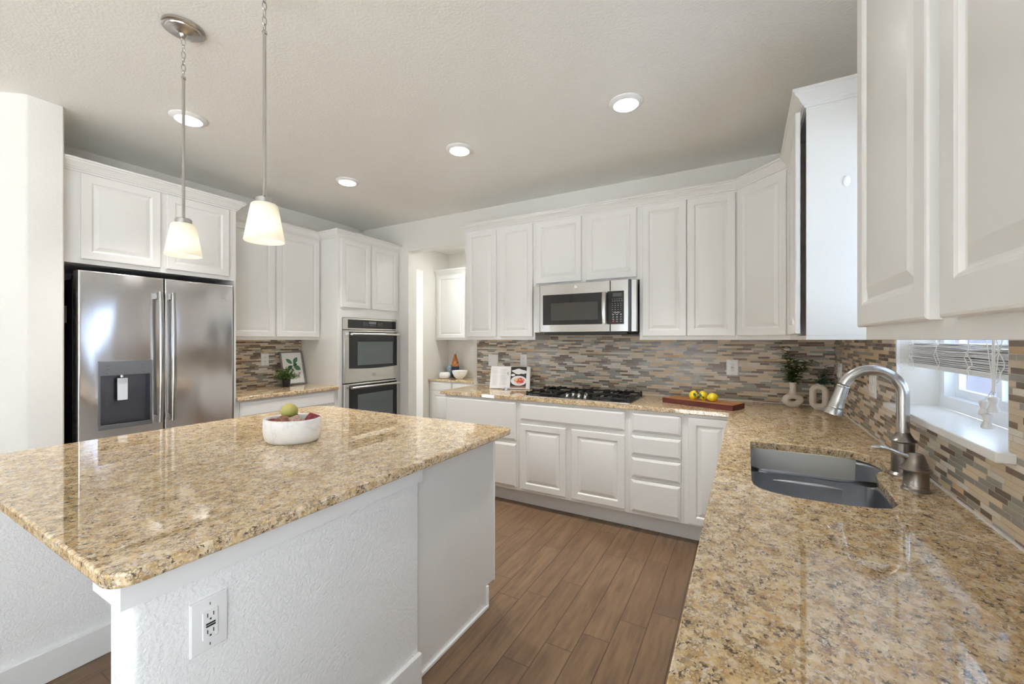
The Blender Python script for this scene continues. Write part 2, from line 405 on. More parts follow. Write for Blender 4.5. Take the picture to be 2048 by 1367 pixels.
# unseen rooms behind and beside, windows added and sized to bring in daylight
quadwall('wall_south', MWALL, [(-8.1, XR, -5.1, -5, 0, .25), (-8.1, XR, -5.1, -5, 2.45, ZC), (-8.1, -7.6, -5.1, -5, .25, 2.45), (-5.8, -2.7, -5.1, -5, .25, 2.45), (-.9, XR, -5.1, -5, .25, 2.45)])
quadwall('wall_west', MWALL, [(-8.1, -8, -5.1, 7.1, 0, .3), (-8.1, -8, -5.1, 7.1, 2.45, ZC), (-8.1, -8, -5.1, 1.0, .3, 2.45), (-8.1, -8, 3.0, 3.6, .3, 2.45), (-8.1, -8, 6.4, 7.1, .3, 2.45)])
quadwall('wall_north', MWALL, [(-8.1, -4.35, 7, 7.1, 0, ZC)])
quadwall('wall_dining_east', MWALL, [(-4.45, -4.35, 5.5, 7.1, 0, ZC)])
for i, (a, b) in enumerate([((-7.6, -5.8), 's'), ((-2.7, -.9), 's'), ((1.0, 3.0), 'w'), ((3.6, 6.4), 'w')]):
    c = sum(a) / 2; w = a[1] - a[0]; z = 1.37 if b == 's' else 1.38; h = 2.2
    fr = M()
    for k in (0, .5, 1):
        p = a[0] + w * k
        if b == 's': fr.box(p - .03, p + .03, -5.09, -5.02, .25, 2.45)
        else: fr.box(-8.09, -8.02, p - .03, p + .03, .3, 2.45)
    for zz in (.3, 2.4):
        if b == 's': fr.box(a[0], a[1], -5.09, -5.02, zz - .04, zz + .04)
        else: fr.box(-8.09, -8.02, a[0], a[1], zz - .04, zz + .04)
    struct(fr.build('window_%d' % (i + 2), MVINYL, smooth=False))
    if b == 's': portal('portal', (c, -5.0, z), (R(90), 0, PI), w, h)
    else: portal('portal', (-8.0, c, z), (R(90), 0, R(-90)), w, h)
fr = M()
for p in (-2.57, -1.52, -.48): fr.box(.6, .66, p - .03, p + .03, .1, 2.5)
for zz in (.135, 2.465): fr.box(.6, .66, -2.6, -.45, zz - .035, zz + .035)
struct(fr.build('window_6', MVINYL, smooth=False))  # frame of the unseen patio window, widened for more light
portal('portal', (.56, -1.52, 1.3), (R(90), 0, R(90)), 2.15, 2.4)
portal('portal', (.71, 1.85, 1.7), (R(90), 0, R(90)), .84, 1.2)
# exterior
m = M(); m.box(-40, 40, -40, 40, -.5, -.3); o = m.build('ground', MGRASS, smooth=False); struct(o)
nb = thing('neighbour_house', 'grey lavender sided neighbour wall with white trim seen through the sink window', 'house', (5.2, 7.2, -.3))
m = M(); m.box(0, .3, -5.2, 20, 0, 1.95); m.build('wall_panel', MSIDING, nb, smooth=False)
m = M()
for k in range(50): m.box(-.02, 0, -5.1 + k * .5, -5.04 + k * .5, 1.97, 4.6)
m.box(-.03, 0, -5.2, 20, 1.85, 1.97)
m.build('trim_board', MEXTW, nb, smooth=False)
m = M(); m.box(0, .3, -5.2, 20, 1.95, 4.6); m.build('upper_wall', simple('pale_siding', srgb(160, 168, 184), .8), nb, smooth=False)

# window over the sink
wn = bpy.data.objects.new('window_1', None); COL.objects.link(wn); wn.location = (.67, WY0, 1.12); struct(wn)
HW = WY1 - WY0; HZ = WZ1 - 1.12
m = M()
for (a, b, c, d) in ((0, HW, 0, .045), (0, HW, HZ - .045, HZ), (0, .045, .045, HZ - .045), (HW - .045, HW, .045, HZ - .045)): m.box(0, .06, a, b, c, d)
m.build('frame', MVINYL, wn)
for (s0, s1, xo) in ((.045, HW / 2 + .02, .012), (HW / 2 - .02, HW - .045, .032)):
    m = M()
    for (a, b, c, d) in ((s0, s1, .045, .075), (s0, s1, HZ - .08, HZ - .045), (s0, s0 + .03, .075, HZ - .08), (s1 - .03, s1, .075, HZ - .08)): m.box(xo, xo + .018, a, b, c, d)
    sash = m.build('sash', MVINYL, wn)
    m = M(); m.box(xo + .007, xo + .011, s0 + .028, s1 - .028, .073, HZ - .078); m.build('pane', MPANE, sash, smooth=False)
m = M(); m.box(.505, .672, WY0 - .04, WY1 + .035, 1.096, 1.12)
struct(m.build('trim_1', MLEDGE, bevel=.003))
# vinyl corner beads around window
m = M(); m.box(.541, .552, WY1 - .002, WY1 + .012, 1.12, 1.382); m.box(.541, .552, WY0 - .012, WY0 + .002, 1.12, 1.382)
struct(m.build('trim_2', MLEDGE, smooth=False))

# blind
bl = thing('window_blind', 'white slatted blind half raised with bunched slats over the kitchen sink', 'window blind', (.6, WY0, 1.12))
m = M(); m.box(-.03, .03, .01, HW - .01, HZ - .05, HZ - .005); m.build('headrail', MVINYL, bl, bevel=.003)
zz = .177
for k in range(17):
    m = M(); t = random.uniform(-.04, .04); yj = random.uniform(-.003, .003)
    n = 6; rr = []
    for j in range(n + 1):
        y = .015 + yj + (HW - .03) * j / n; dz = random.uniform(-.0012, .0012) - .0015 * math.sin(PI * ((j * 3) % n) / n)
        rr.append([(-.025, y, zz + dz - .025 * t), (.025, y, zz + dz + .025 * t), (.025, y, zz + dz + .0028 + .025 * t), (-.025, y, zz + dz + .0028 - .025 * t)])
    m.rings(rr, 0, True, True); m.build('slat', MVINYL, bl, smooth=False); zz += .0038 + random.uniform(0, .0014)
m = M(); m.box(-.026, .026, .013, HW - .013, .157, .174); m.build('bottom_rail', MVINYL, bl, bevel=.003)
for y in (.10, .27, .50, .74):
    m = M()
    for x in (-.029, .029):
        m.tube([(x, y, HZ - .05), (x, y + .004, HZ * .6), (x, y, .26)], .0011, 6)
        pts = [(x * (1.1 + .2 * random.random()), y + random.uniform(-.016, .016), .26 - .014 * i) for i in range(9)]
        m.tube(pts, .0013, 6)
        m.tube([(x, y + .01, .25), (x * 1.3, y + .025, .21), (x, y + .012, .17)], .0012, 6)
    m.build('ladder_cord', MCORD, bl)
cd = M()
ty = .13
for dy in (-.005, 0, .005): cd.tube([(-.035, ty + dy * 2, HZ - .05), (-.037, ty + dy, .3), (-.037, ty + dy * 1.5, .125)], .0015, 6)
cd.tube([(-.032, ty - .05, .30), (-.036, ty - .02, .22), (-.036, ty, .12)], .0012, 6); cd.tube([(-.032, ty + .06, .29), (-.036, ty + .03, .23), (-.036, ty, .12)], .0012, 6)
cd.build('pull_cord', MCORD, bl)
for (dy, z0, dx) in ((0, .074, 0), (.030, .060, -.006), (-.002, .030, -.012)):
    m = M(); m.lathe([(.004, .040), (.010, .037), (.0105, .031), (.0075, .021), (.0075, .017), (.012, .006), (.012, .001), (.008, -.001)], (-.037 + dx, ty + dy, z0), 16)
    m.tube([(-.037 + dx, ty + dy, z0 + .038), (-.037, ty, .135)], .001, 5)
    m.build('tassel', MTAS, bl)

# baseboards etc
m2 = M(); m2.box(-4.21, -4.195, 4.76, 4.87, 0, .12); struct(m2.build('baseboard_pantry', MTRIM, bevel=.003))
m2 = M(); m2.box(-3.61, -3.458, 3.632, 3.65, 0, .12); struct(m2.build('baseboard_back', MTRIM, bevel=.003))

# ------------------------------------------------------------------ backsplashes
def panel(name, mat, boxes, label):
    m = M()
    for b in boxes: m.box(*b)
    return tag(m.build(name, mat, smooth=False), label, 'backsplash')
panel('tile_backsplash', MMOSX, [(-2.48, XR, YB - .009, YB, .914, 1.382), (-1.63, -.72, YB - .0088, YB, 1.38, 1.47)], 'long strip mosaic tile backsplash behind the cooktop and microwave')
panel('tile_backsplash', MMOSY, [(XR - .009, XR, WY1 + .008, YB - .009, .914, 1.40), (XR - .009, XR, WY0 - .04, WY1 + .008, .914, 1.094), (XR - .009, XR, -.8, WY0 - .04, .914, 1.40), (XR - .009, XR, WY0 - .04, WY0 - .008, 1.121, 1.40)], 'strip mosaic tile backsplash on the window wall behind the sink faucet')
panel('tile_backsplash', MMOSY, [(XL, XL + .009, 1.835, 2.798, .914, 1.385)], 'small strip mosaic tile backsplash between the refrigerator and the oven tower')
m = M(); m.box(-2.48, XR - .01, YB - .013, YB - .008, .914, .918); m.box(XR - .014, XR - .008, -.8, YB - .013, .914, .9195)
struct(m.build('trim_3', MTRIM, smooth=False))

# ------------------------------------------------------------------ cabinets
def rect(x0, x1, z0, z1, i, y): return [(x0 + i, y, z0 + i), (x1 - i, y, z0 + i), (x1 - i, y, z1 - i), (x0 + i, y, z1 - i)]
PANEL = [(0, 0), (0, -.0145), (.0015, -.0175), (.005, -.019), (.047, -.019), (.0495, -.0175), (.052, -.0165), (.056, -.0115), (.0585, -.0105), (.061, -.0105), (.082, -.0175), (.084, -.018)]
SLAB = [(0, 0), (0, -.0125), (.002, -.0145), (.014, -.018), (.0155, -.019)]
def door(parent, x0, x1, z0, z1, kind='door', y=0):
    m = M(); m.rings([rect(x0, x1, z0, z1, i, y + d) for i, d in (PANEL if kind == 'door' else SLAB)], 0, True, True)
    return m.build('door' if kind == 'door' else 'drawer', MCAB, parent, ang=18)
def cabinet(label, cat, loc, rz, w, d, z0, z1, fronts, group=None, poly=None, name='wall_cabinet', toe=0, extra=None):
    t = thing(name, label, cat, loc, rz, group)
    m = M()
    if poly: m.prism(poly, z0, z1)
    else:
        m.box(0, w, 0, d, z0, z1)
        if toe: m.box(0, w, .085, d, 0, z0)
    if extra: extra(m)
    m.build('cabinet_body', MCAB, t, bevel=.001, seg=1)
    for f in fronts: door(t, *f[:4], kind=(f[4] if len(f) > 4 else 'door'))
    return t
GU = 'white raised-panel upper cabinets'; GB = 'white base cabinets'
D = .0
Z0, Z1 = 1.382, 2.44
# back wall uppers (local origin at left front corner)
cabinet('tall narrow two-door white upper cabinet beside the pantry opening', 'cabinet', (-2.41, 3.33, 0), 0, .77, .32, Z0, Z1, [(.027, .369, 1.411, 2.423), (.407, .75, 1.411, 2.423)], GU)
cabinet('short two-door white cabinet directly above the microwave', 'cabinet', (-1.64, 3.33, 0), 0, .913, .32, 1.856, Z1, [(.015, .436, 1.877, 2.423), (.478, .893, 1.877, 2.423)], GU)
cabinet('tall two-door white upper cabinet just right of the microwave', 'cabinet', (-.727, 3.33, 0), 0, .677, .32, Z0, Z1, [(.022, .342, 1.411, 2.423), (.347, .663, 1.411, 2.423)], GU)
P0 = Vector((-.05, 3.33)); P1 = Vector((.237, 3.043)); L = (P1 - P0).length
def loc45(p):  # world to the diagonal cabinet's local frame
    d = Vector(p) - P0; c = math.sqrt(.5); return (d.x * c - d.y * c, d.x * c + d.y * c)
cabinet('diagonal single-door white corner cabinet above the two vases', 'cabinet', (P0.x, P0.y, 0), R(-45), 0, 0, Z0, Z1, [(.012, L - .016, 1.411, 2.423)], GU,
        poly=[loc45(p) for p in ((-.05, 3.33), (.237, 3.043), (XR, 3.043), (XR, YB), (-.05, YB))])
def hollow(m):
    m.box(.380, .763, .0, .31, Z0, Z0 + .02); m.box(.380, .763, .0, .31, Z1 - .02, Z1); m.box(.755, .763, .0, .31, Z0 + .02, Z1 - .02)
    m.box(.380, .755, .302, .31, Z0 + .02, Z1 - .02)
ce = cabinet('white upper cabinet with ajar door left of the sink window, side panel lit', 'cabinet', (.237, 3.043, 0), R(-90), .380, .31, Z0, Z1, [(.02, .375, 1.411, 2.423)], GU, extra=hollow)
a = R(2.6)
m = M(); m.rings([rect(0, .36, 1.411, 2.423, i, d) for i, d in PANEL], 0, True, True)
m.build('door', MCAB, ce, loc=(.385, -.004, 0), rot=(0, 0, -a), ang=18)
m = M(); m.lathe([(.0, 0), (.012, 0), (.0135, .003), (.011, .005)], n=24, T=Matrix.Rotation(R(90), 4, 'Y') @ Matrix.Diagonal((1.8, 1, 1, 1)))
m.build('oval_cap', MPLATE, ce, loc=(.763, .143, 2.071))
cabinet('large near upper cabinet at the right edge of the picture, right of the window', 'cabinet', (.242, 1.235, 0), R(-90), .92, .304, Z0, Z1, [(.01, .43, 1.411, 2.423), (.475, .905, 1.411, 2.423)], GU)
# left wall (front faces +x): rot +90, local x = world y
def fx(m): m.box(.97, .988, .0, .60, 0, 1.859)
cabinet('two-door white cabinet over the refrigerator with full-height side panel', 'cabinet', (-3.61, .844, 0), R(90), .988, .60, 1.859, Z1, [(.082, .485, 1.888, 2.42), (.52, .93, 1.888, 2.42)], GU, extra=fx)
cabinet('two-door white upper cabinet between the refrigerator and the oven tower', 'cabinet', (-3.90, 1.833, 0), R(90), .966, .315, Z0, Z1, [(.02, .483, 1.411, 2.423), (.50, .955, 1.411, 2.423)], GU)
def tower(m):
    m.box(0, .05, 0, .6, .11, 1.70); m.box(.80, .848, 0, .6, .11, 1.70); m.box(.05, .8, 0, .6, 1.615, 1.70); m.box(.05, .8, 0, .6, .11, .38); m.box(.05, .8, .5, .6, .38, 1.615); m.box(0, .848, .08, .6, 0, .11)
cabinet('tall white oven tower cabinet beside the pantry opening', 'cabinet', (-3.61, 2.80, 0), R(90), .848, .60, 1.70, Z1, [(.028, .405, 1.717, 2.423), (.432, .815, 1.717, 2.423), (.03, .815, .14, .36, 'drawer')], None, name='oven_cabinet', extra=tower)
cabinet('white base cabinet between the refrigerator and the oven tower', 'cabinet', (-3.625, 1.833, 0), R(90), .966, .585, .11, .882, [(.03, .93, .74, .866, 'drawer'), (.03, .47, .14, .715), (.49, .93, .14, .715)], GB, name='base_cabinet', toe=1)
# back base cabinets, front frame y = 3.03
YF = 3.03
cabinet('white base cabinet with two wide drawers at the island-side end of the cooktop run', 'cabinet', (-2.41, YF, 0), 0, .765, .61, .132, .882, [(.01, .745, .545, .866, 'drawer'), (.01, .745, .157, .515, 'drawer')], GB, name='base_cabinet', toe=1)
cabinet('white two-door base cabinet directly below the cooktop', 'cabinet', (-1.645, YF, 0), 0, .91, .61, .132, .882, [(.018, .881, .722, .862, 'drawer'), (.022, .424, .157, .692), (.470, .881, .157, .692)], GB, name='base_cabinet', toe=1)
cabinet('white base cabinet with a stack of four drawers', 'cabinet', (-.735, YF, 0), 0, .367, .61, .132, .882, [(.022, .352, .725, .862, 'drawer'), (.020, .351, .563, .698, 'drawer'), (.019, .350, .403, .539, 'drawer'), (.017, .347, .157, .379, 'drawer')], GB, name='base_cabinet', toe=1)
cabinet('white corner base cabinet with one narrow door beside the four-drawer stack', 'cabinet', (-.368, YF, 0), 0, .905, .605, .132, .882, [(.029, .29, .145, .860)], GB, name='base_cabinet', toe=1)
for (y0, w, fr, lb) in ((3.005, .772, [(.275, .755, .145, .86)], 'white base cabinet nearest the corner in the sink run'),
                       (2.23, .80, [(.02, .39, .157, .69), (.41, .78, .157, .69), (.02, .78, .722, .862, 'drawer')], 'white base cabinet under the stainless sink'),
                       (1.43, .62, [(.02, .6, .722, .862, 'drawer'), (.02, .6, .157, .69)], 'white base cabinet under the counter beyond the sink toward the viewer'),
                       (.81, 1.0, [(.02, .49, .157, .862), (.51, .98, .157, .862)], 'white base cabinet at the viewer end of the sink run')):
    if 'stainless' in lb:   # open-topped so that the sink hangs inside
        t = thing('base_cabinet', lb, 'cabinet', (-.07, y0, 0), R(-90), GB)
        m = M(); m.box(0, w, 0, .018, .132, .882); m.box(0, .012, .018, .61, .132, .882); m.box(w - .012, w, .018, .61, .132, .882); m.box(0, w, .6, .61, .132, .882); m.box(0, w, 0, .61, .12, .132); m.box(0, w, .085, .61, 0, .12)
        m.build('cabinet_body', MCAB, t)
        for f in fr: door(t, *f[:4], kind=(f[4] if len(f) > 4 else 'door'))
    else: cabinet(lb, 'cabinet', (-.07, y0, 0), R(-90), w, .61, .132, .882, fr, GB, name='base_cabinet', toe=1)

# crown mouldings
CR = [(0, 0), (.008, 0), (.009, .010), (.017, .013), (.018, .020), (.022, .022), (.030, .036), (.043, .047), (.048, .052), (.048, .058), (.056, .061), (.056, .072), (0, .072)]
def sweep(path, prof, z0):
    path = [Vector(p) for p in path]; rs = []
    for i, p in enumerate(path):
        ns = []
        if i > 0: d = (p - path[i - 1]).normalized(); ns.append(Vector((d.y, -d.x)))
        if i < len(path) - 1: d = (path[i + 1] - p).normalized(); ns.append(Vector((d.y, -d.x)))
        if len(ns) == 2: n = (ns[0] + ns[1]); n = n / n.dot(ns[0])
        else: n = ns[0]
        rs.append([(p.x + n.x * o, p.y + n.y * o, z0 + z) for o, z in prof])
    m = M(); m.rings(rs, 0, True, True); return m
def crown(path, n): return struct(sweep(path, CR, 2.426).build('trim_%d' % n, MCAB, ang=25))
crown([(-2.41, YB), (-2.41, 3.33), (-.05, 3.33), (.237, 3.043), (.237, 2.28), (XR, 2.28)], 4)
crown([(-3.61, .846), (-3.61, 1.832), (-3.90, 1.832), (-3.90, 2.80), (-3.61, 2.80), (-3.61, YB)], 5)
crown([(XR, 1.235), (.242, 1.235), (.242, .315), (XR, .315)], 6)

# pantry cabinets
cabinet('white single upper cabinet seen through the pantry opening', 'cabinet', (-4.205, 5.04, 0), 0, 1.1, .315, Z0, 2.42, [(.045, .56, 1.411, 2.36), (.58, 1.08, 1.411, 2.36)], GU)
cabinet('low white base cabinet seen through the pantry opening', 'cabinet', (-4.20, 4.89, 0), 0, 1.7, .465, .11, .757, [(.06, .42, .62, .742, 'drawer'), (.45, .85, .62, .742, 'drawer'), (.06, .42, .14, .60), (.45, .85, .14, .60)], GB, name='base_cabinet', toe=1)
struct(sweep([(-4.205, 5.04), (-3.10, 5.04), (-3.10, 5.36)], CR, 2.385).build('trim_7', MCAB))
m = M(); m.box(-4.208, -2.45, 4.865, 5.358, .758, .79); tag(m.build('worktop', MGRAN, bevel=.004), 'granite worktop inside the pantry passage', 'countertop')

# ------------------------------------------------------------------ worktops
def slab(name, outer, hole, z0, z1, label, bev=.005):
    bm = bmesh.new()
    edges = []
    for poly in ([outer] + ([hole] if hole else [])):
        vs = [bm.verts.new((x, y, z1)) for x, y in poly]
        for i in range(len(vs)): edges.append(bm.edges.new((vs[i], vs[(i + 1) % len(vs)])))
    bmesh.ops.triangle_fill(bm, edges=edges, use_beauty=True)
    bmesh.ops.dissolve_limit(bm, angle_limit=.01, verts=bm.verts[:], edges=bm.edges[:]) if not hole else None
    r = bmesh.ops.extrude_face_region(bm, geom=bm.faces[:])
    bmesh.ops.translate(bm, vec=(0, 0, z0 - z1), verts=[v for v in r['geom'] if isinstance(v, bmesh.types.BMVert)])
    bmesh.ops.recalc_face_normals(bm, faces=bm.faces)
    me = bpy.data.meshes.new(name); bm.to_mesh(me); bm.free(); me.materials.append(MGRAN)
    me.shade_smooth(); me.set_sharp_from_angle(angle=R(50))
    o = bpy.data.objects.new(name, me); COL.objects.link(o)
    b = o.modifiers.new('bevel', 'BEVEL'); b.width = bev; b.segments = 3; b.limit_method = 'ANGLE'; b.angle_limit = R(60)
    return tag(o, label, 'countertop')
SINK = [(.017, 1.60), (.022, 1.56), (.038, 1.53), (.07, 1.508), (.127, 1.492), (.19, 1.489), (.25, 1.492), (.32, 1.506), (.355, 1.525), (.374, 1.56), (.381, 1.62), (.385, 1.72), (.388, 1.83), (.394, 1.885), (.404, 1.912), (.42, 1.932), (.4417, 1.95), (.450, 1.99), (.453, 2.04), (.452, 2.09), (.445, 2.13), (.43, 2.17), (.405, 2.20), (.366, 2.22), (.30, 2.228), (.2, 2.228), (.05, 2.222), (.026, 2.215), (.017, 2.20), (.017, 1.9)]
slab('worktop', [(-2.46, 3.005), (-.095, 3.005), (-.095, -.2), (XR - .009, -.2), (XR - .009, YB - .009), (-2.46, YB - .009)], SINK, .882, .914, 'L-shaped speckled granite worktop with the cooktop and undermount sink', .003)
def rounded(x0, x1, y0, y1, rs):
    pts = []
    for (cx, cy, a0, r) in ((x1, y0, -90, rs[0]), (x1, y1, 0, rs[1]), (x0, y1, 90, rs[2]), (x0, y0, 180, rs[3])):
        sx = -1 if cx == x1 else 1; sy = -1 if cy == y1 else 1
        for k in range(9):
            a = R(a0 + 90 * k / 8); pts.append((cx + sx * r + r * math.cos(a), cy + sy * r + r * math.sin(a)))
    return pts
slab('worktop', rounded(-2.675, -1.083, .318, 1.925, (.05, .03, .12, .05)), None, .882, .914, 'rectangular speckled granite worktop of the kitchen island', .006)
m = M(); m.box(XL + .009, -3.59, 1.835, 2.797, .882, .914); tag(m.build('worktop', MGRAN, bevel=.004), 'small granite worktop between the refrigerator and the oven tower', 'countertop')

# ------------------------------------------------------------------ island
isl = thing('kitchen_island', 'white kitchen island with textured pony walls under the granite top', 'island', (-1.88, 1.1, 0))
ox, oy = -1.88, 1.1
def ib(m, x0, x1, y0, y1, z0, z1): m.box(x0 - ox, x1 - ox, y0 - oy, y1 - oy, z0, z1)
def pony(x0, x1, y0, y1, r):
    p = []
    for (cx, cy, a0) in ((x1, y0, -90), (x1, y1, 0), (x0, y1, 90), (x0, y0, 180)):
        rr = r if cy == y0 else .002
        sx = -1 if cx == x1 else 1; sy = -1 if cy == y1 else 1
        for k in range(6):
            a = R(a0 + 18 * k); p.append((cx + sx * rr + rr * math.cos(a) - ox, cy + sy * rr + rr * math.sin(a) - oy))
    return p
for (x0, x1, nm) in ((-1.265, -1.15, 'a'), (-2.585, -2.47, 'b')):
    m = M(); m.prism(pony(x0, x1, .37, 1.266, .02), 0, .881); m.build('pony_wall', MTEX, isl)
m = M(); ib(m, -2.47, -1.265, 1.02, 1.10, 0, .881); m.build('knee_wall', MTEX, isl, smooth=False)
m = M()
ib(m, -1.15, -1.132, .37, 1.272, .0, .127); ib(m, -1.283, -1.132, .352, .37, 0, .127); ib(m, -1.283, -1.265, .37, 1.02, 0, .127)
ib(m, -2.47, -2.452, .37, 1.02, 0, .127); ib(m, -2.6, -2.452, .352, .37, 0, .127); ib(m, -2.452, -1.283, 1.002, 1.02, 0, .127)
m.build('baseboard', MTRIM, isl, bevel=.003)
m = M()
ib(m, -1.15, -1.130, .37, 1.272, .817, .880); ib(m, -1.285, -1.130, .350, .37, .817, .880); ib(m, -1.285, -1.265, .37, 1.02, .817, .88)
m.build('apron_trim', MTRIM, isl)
m = M(); ib(m, -2.47, -2.45, .37, 1.02, .817, .88); ib(m, -2.605, -2.45, .350, .37, .817, .88)
m.build('apron_trim', MTRIM, isl)
m = M()
ib(m, -2.58, -1.174, 1.10, 1.872, .11, .881); ib(m, -2.58, -1.174, 1.10, 1.80, 0, .11)
m.build('cabinet_body', MCAB, isl, smooth=False)
m = M()
poly = [(1.266, 0), (1.80, 0), (1.80, .112), (1.872, .112), (1.872, .881), (1.266, .881)]
m.rings([[(x - ox, y - oy, z) for y, z in poly] for x in (-1.18, -1.168)], 0, True, True)
m.build('end_panel', MCAB, isl, smooth=False)
m = M(); ib(m, -1.168, -1.155, 1.272, 1.806, 0, .016); ib(m, -1.17, -1.158, 1.795, 1.812, 0, .112); ib(m, -1.17, -1.162, 1.866, 1.878, .108, .881)
m.build('shoe_moulding', MTRIM, isl, bevel=.003)
for k in range(3):
    m = M(); x0 = -1.19 - k * .46; pts = [rect(ox - x0, ox - x0 + .44, .135, .86, i, d) for i, d in PANEL]
    m.rings(pts, 0, True, True); m.build('door', MCAB, isl, loc=(0, 1.872 - oy, 0), rot=(0, 0, PI), ang=18)

def plate(label, loc, rz, w=.076, h=.122, kind='duplex', tilt=0):
    t = thing('wall_outlet' if kind != 'switch' else 'wall_switch', label, 'outlet' if kind != 'switch' else 'switch', loc, rz)
    m = M(); m.rings([rect(-w / 2, w / 2, -h / 2, h / 2, i, d) for i, d in ((0, 0), (0, -.003), (.003, -.006), (.006, -.0065))], 0, True, True)
    m.build('cover_plate', MPLATE, t, ang=25)
    gangs = 2 if w > .1 else 1
    for g in range(gangs):
        gx = 0 if gangs == 1 else (-.023 + .046 * g)
        if kind == 'blank': continue
        m = M(); m.rings([rect(gx - .0165, gx + .0165, -.034, .034, i, d) for i, d in ((0, -.006), (0, -.0085), (.001, -.0095))], 0, True, True)
        ins = m.build('receptacle' if kind != 'switch' else 'rocker', MPLATE, t, ang=25)
        if kind in ('duplex', 'gfci'):
            s = M()
            for zc in (-.020, .020):
                s.box(gx - .0075, gx - .0055, -.0100, -.0094, zc - .001, zc + .008); s.box(gx + .0055, gx + .0075, -.0100, -.0094, zc - .001, zc + .008)
                s.box(gx - .002, gx + .002, -.0100, -.0094, zc - .009, zc - .005)
            if kind == 'gfci': s.box(gx - .010, gx + .010, -.0112, -.0094, .0012, .0045); s.box(gx - .010, gx + .010, -.0112, -.0094, -.0045, -.0012)
            s.box(gx - .0007, gx + .0007, -.0076, -.0062, .046, .052); s.box(gx - .0007, gx + .0007, -.0076, -.0062, -.052, -.046)
            s.build('slots', MDARK, ins, smooth=False)
        if kind == 'switch':
            s = M(); s.box(gx - .013, gx + .013, -.0125, -.0095, -.028, .0); s.build('paddle', MPLATE, ins, bevel=.001)
    return t
plate('white outlet on the textured end wall of the kitchen island', (-1.15, .521, .688), R(90), .082, .128, 'gfci')
plate('blank white square cover plate on the backsplash left of the cookbook', (-2.275, YB - .0095, 1.172), 0, .118, .122, 'blank')
plate('narrow white outlet on the backsplash above the open cookbook', (-1.92, YB - .0095, 1.178), 0, .076, .122)
plate('white outlet with test buttons on the backsplash above the cutting board', (-.091, YB - .0095, 1.168), 0, .084, .122, 'gfci')
plate('white outlet on the backsplash beside the framed print', (XL + .0095, 2.407, 1.185), R(90))
plate('white rocker switch on the side backsplash nearest the corner', (XR - .0095, 3.42, 1.17), R(-90), .114, .122, 'switch')
plate('white rocker switch on the side backsplash seen inside the faucet arch', (XR - .0095, 2.605, 1.165), R(-90), .114, .122, 'switch')
plate('small white outlet on the pantry wall beyond the opening', (-3.73, 5.359, 1.21), 0)

# ------------------------------------------------------------------ refrigerator (front faces +x)
fr = thing('refrigerator', 'stainless french door refrigerator with water dispenser in the left door', 'refrigerator', (-3.572, .905, 0), R(90))
FW = .89
m = M(); m.box(.0, FW, .095, .62, .03, 1.765); m.box(.02, FW - .02, .07, .1, .05, 1.75); m.build('cabinet_body', MBLACK, fr, bevel=.004)
for hx in (.01, FW - .07):
    m = M(); m.box(hx, hx + .06, .045, .16, 1.766, 1.79); m.build('hinge_cover', MBLACK, fr, bevel=.004)
m = M(); m.box(-.0012, 0, .2, .26, 1.49, 1.6); m.build('rating_label', MPLATE, fr, smooth=False)
DT = .085
def fdoor(x0, x1, z0, z1, hole=None, nm='door'):
    m = M()
    def rr(i, y): return [(x0 + i, y, z0 + i), (x1 - i, y, z0 + i), (x1 - i, y, z1 - i), (x0 + i, y, z1 - i)]
    prof = [(0, DT), (0, .010), (.0025, .004), (.007, .001), (.012, 0)]
    rs = [rr(i, y) for i, y in prof]
    if hole:
        hx0, hx1, hz0, hz1 = hole
        rs.append([(hx0, 0, hz0), (hx1, 0, hz0), (hx1, 0, hz1), (hx0, 0, hz1)])
        rs.append([(hx0, .06, hz0), (hx1, .06, hz0), (hx1, .06, hz1), (hx0, .06, hz1)])
    m.rings(rs, 0, True, True); return m.build(nm, MFRIDGE, fr, ang=30)
CX = .437
HO = (.092, .368, .805, 1.245)
dl = fdoor(.002, CX - .003, .735, 1.815, HO); dr = fdoor(CX + .003, FW - .002, .735, 1.815)
fdoor(.002, FW - .002, .07, .725, nm='freezer_drawer')
m = M(); m.box(HO[0], HO[1], -.003, .0, 1.152, HO[3]); m.box(HO[0], HO[1], -.003, .0, HO[2], .835); m.box(HO[0], HO[0] + .012, -.003, 0, .835, 1.152); m.box(HO[1] - .012, HO[1], -.003, 0, .835, 1.152)
dp = m.build('dispenser', MGRASP, fr, bevel=.001)
m = M(); m.rings([[(HO[0] + .012, y, .835), (HO[1] - .012, y, .835), (HO[1] - .012, y, 1.152), (HO[0] + .012, y, 1.152)] for y in (0, .058)], 0, False, True); m.build('recess', mk_steel('recess_steel', srgb(112, 114, 120), .35), dp, smooth=False)
m = M(); m.box(HO[0] + .10, HO[0] + .152, .018, .026, .985, 1.13); m.build('paddle', simple('light_paddle', srgb(226, 230, 236), .25), dp, bevel=.002)
m = M(); m.tube([(HO[0] + .125, .03, 1.155), (HO[0] + .125, .028, 1.135)], .012, 12); m.build('nozzle', MCHROME, dp)
m = M(); m.box(HO[0] + .012, HO[1] - .012, .002, .055, .836, .842); m.build('drip_tray', MBLACK, dp, smooth=False)
m = M()
for (x, z, w) in ((.035, 1.212, .022), (.035, 1.19, .02), (.215, 1.214, .014), (.213, 1.193, .022), (.035, 1.163, .012), (.085, 1.163, .014), (.125, 1.164, .02), (.17, 1.164, .014), (.22, 1.166, .014)):
    m.box(HO[0] + x, HO[0] + x + w, -.0036, -.003, z, z + .0022)
m.build('button_marks', simple('mark_grey', srgb(92, 94, 100), .5), dp, smooth=False)
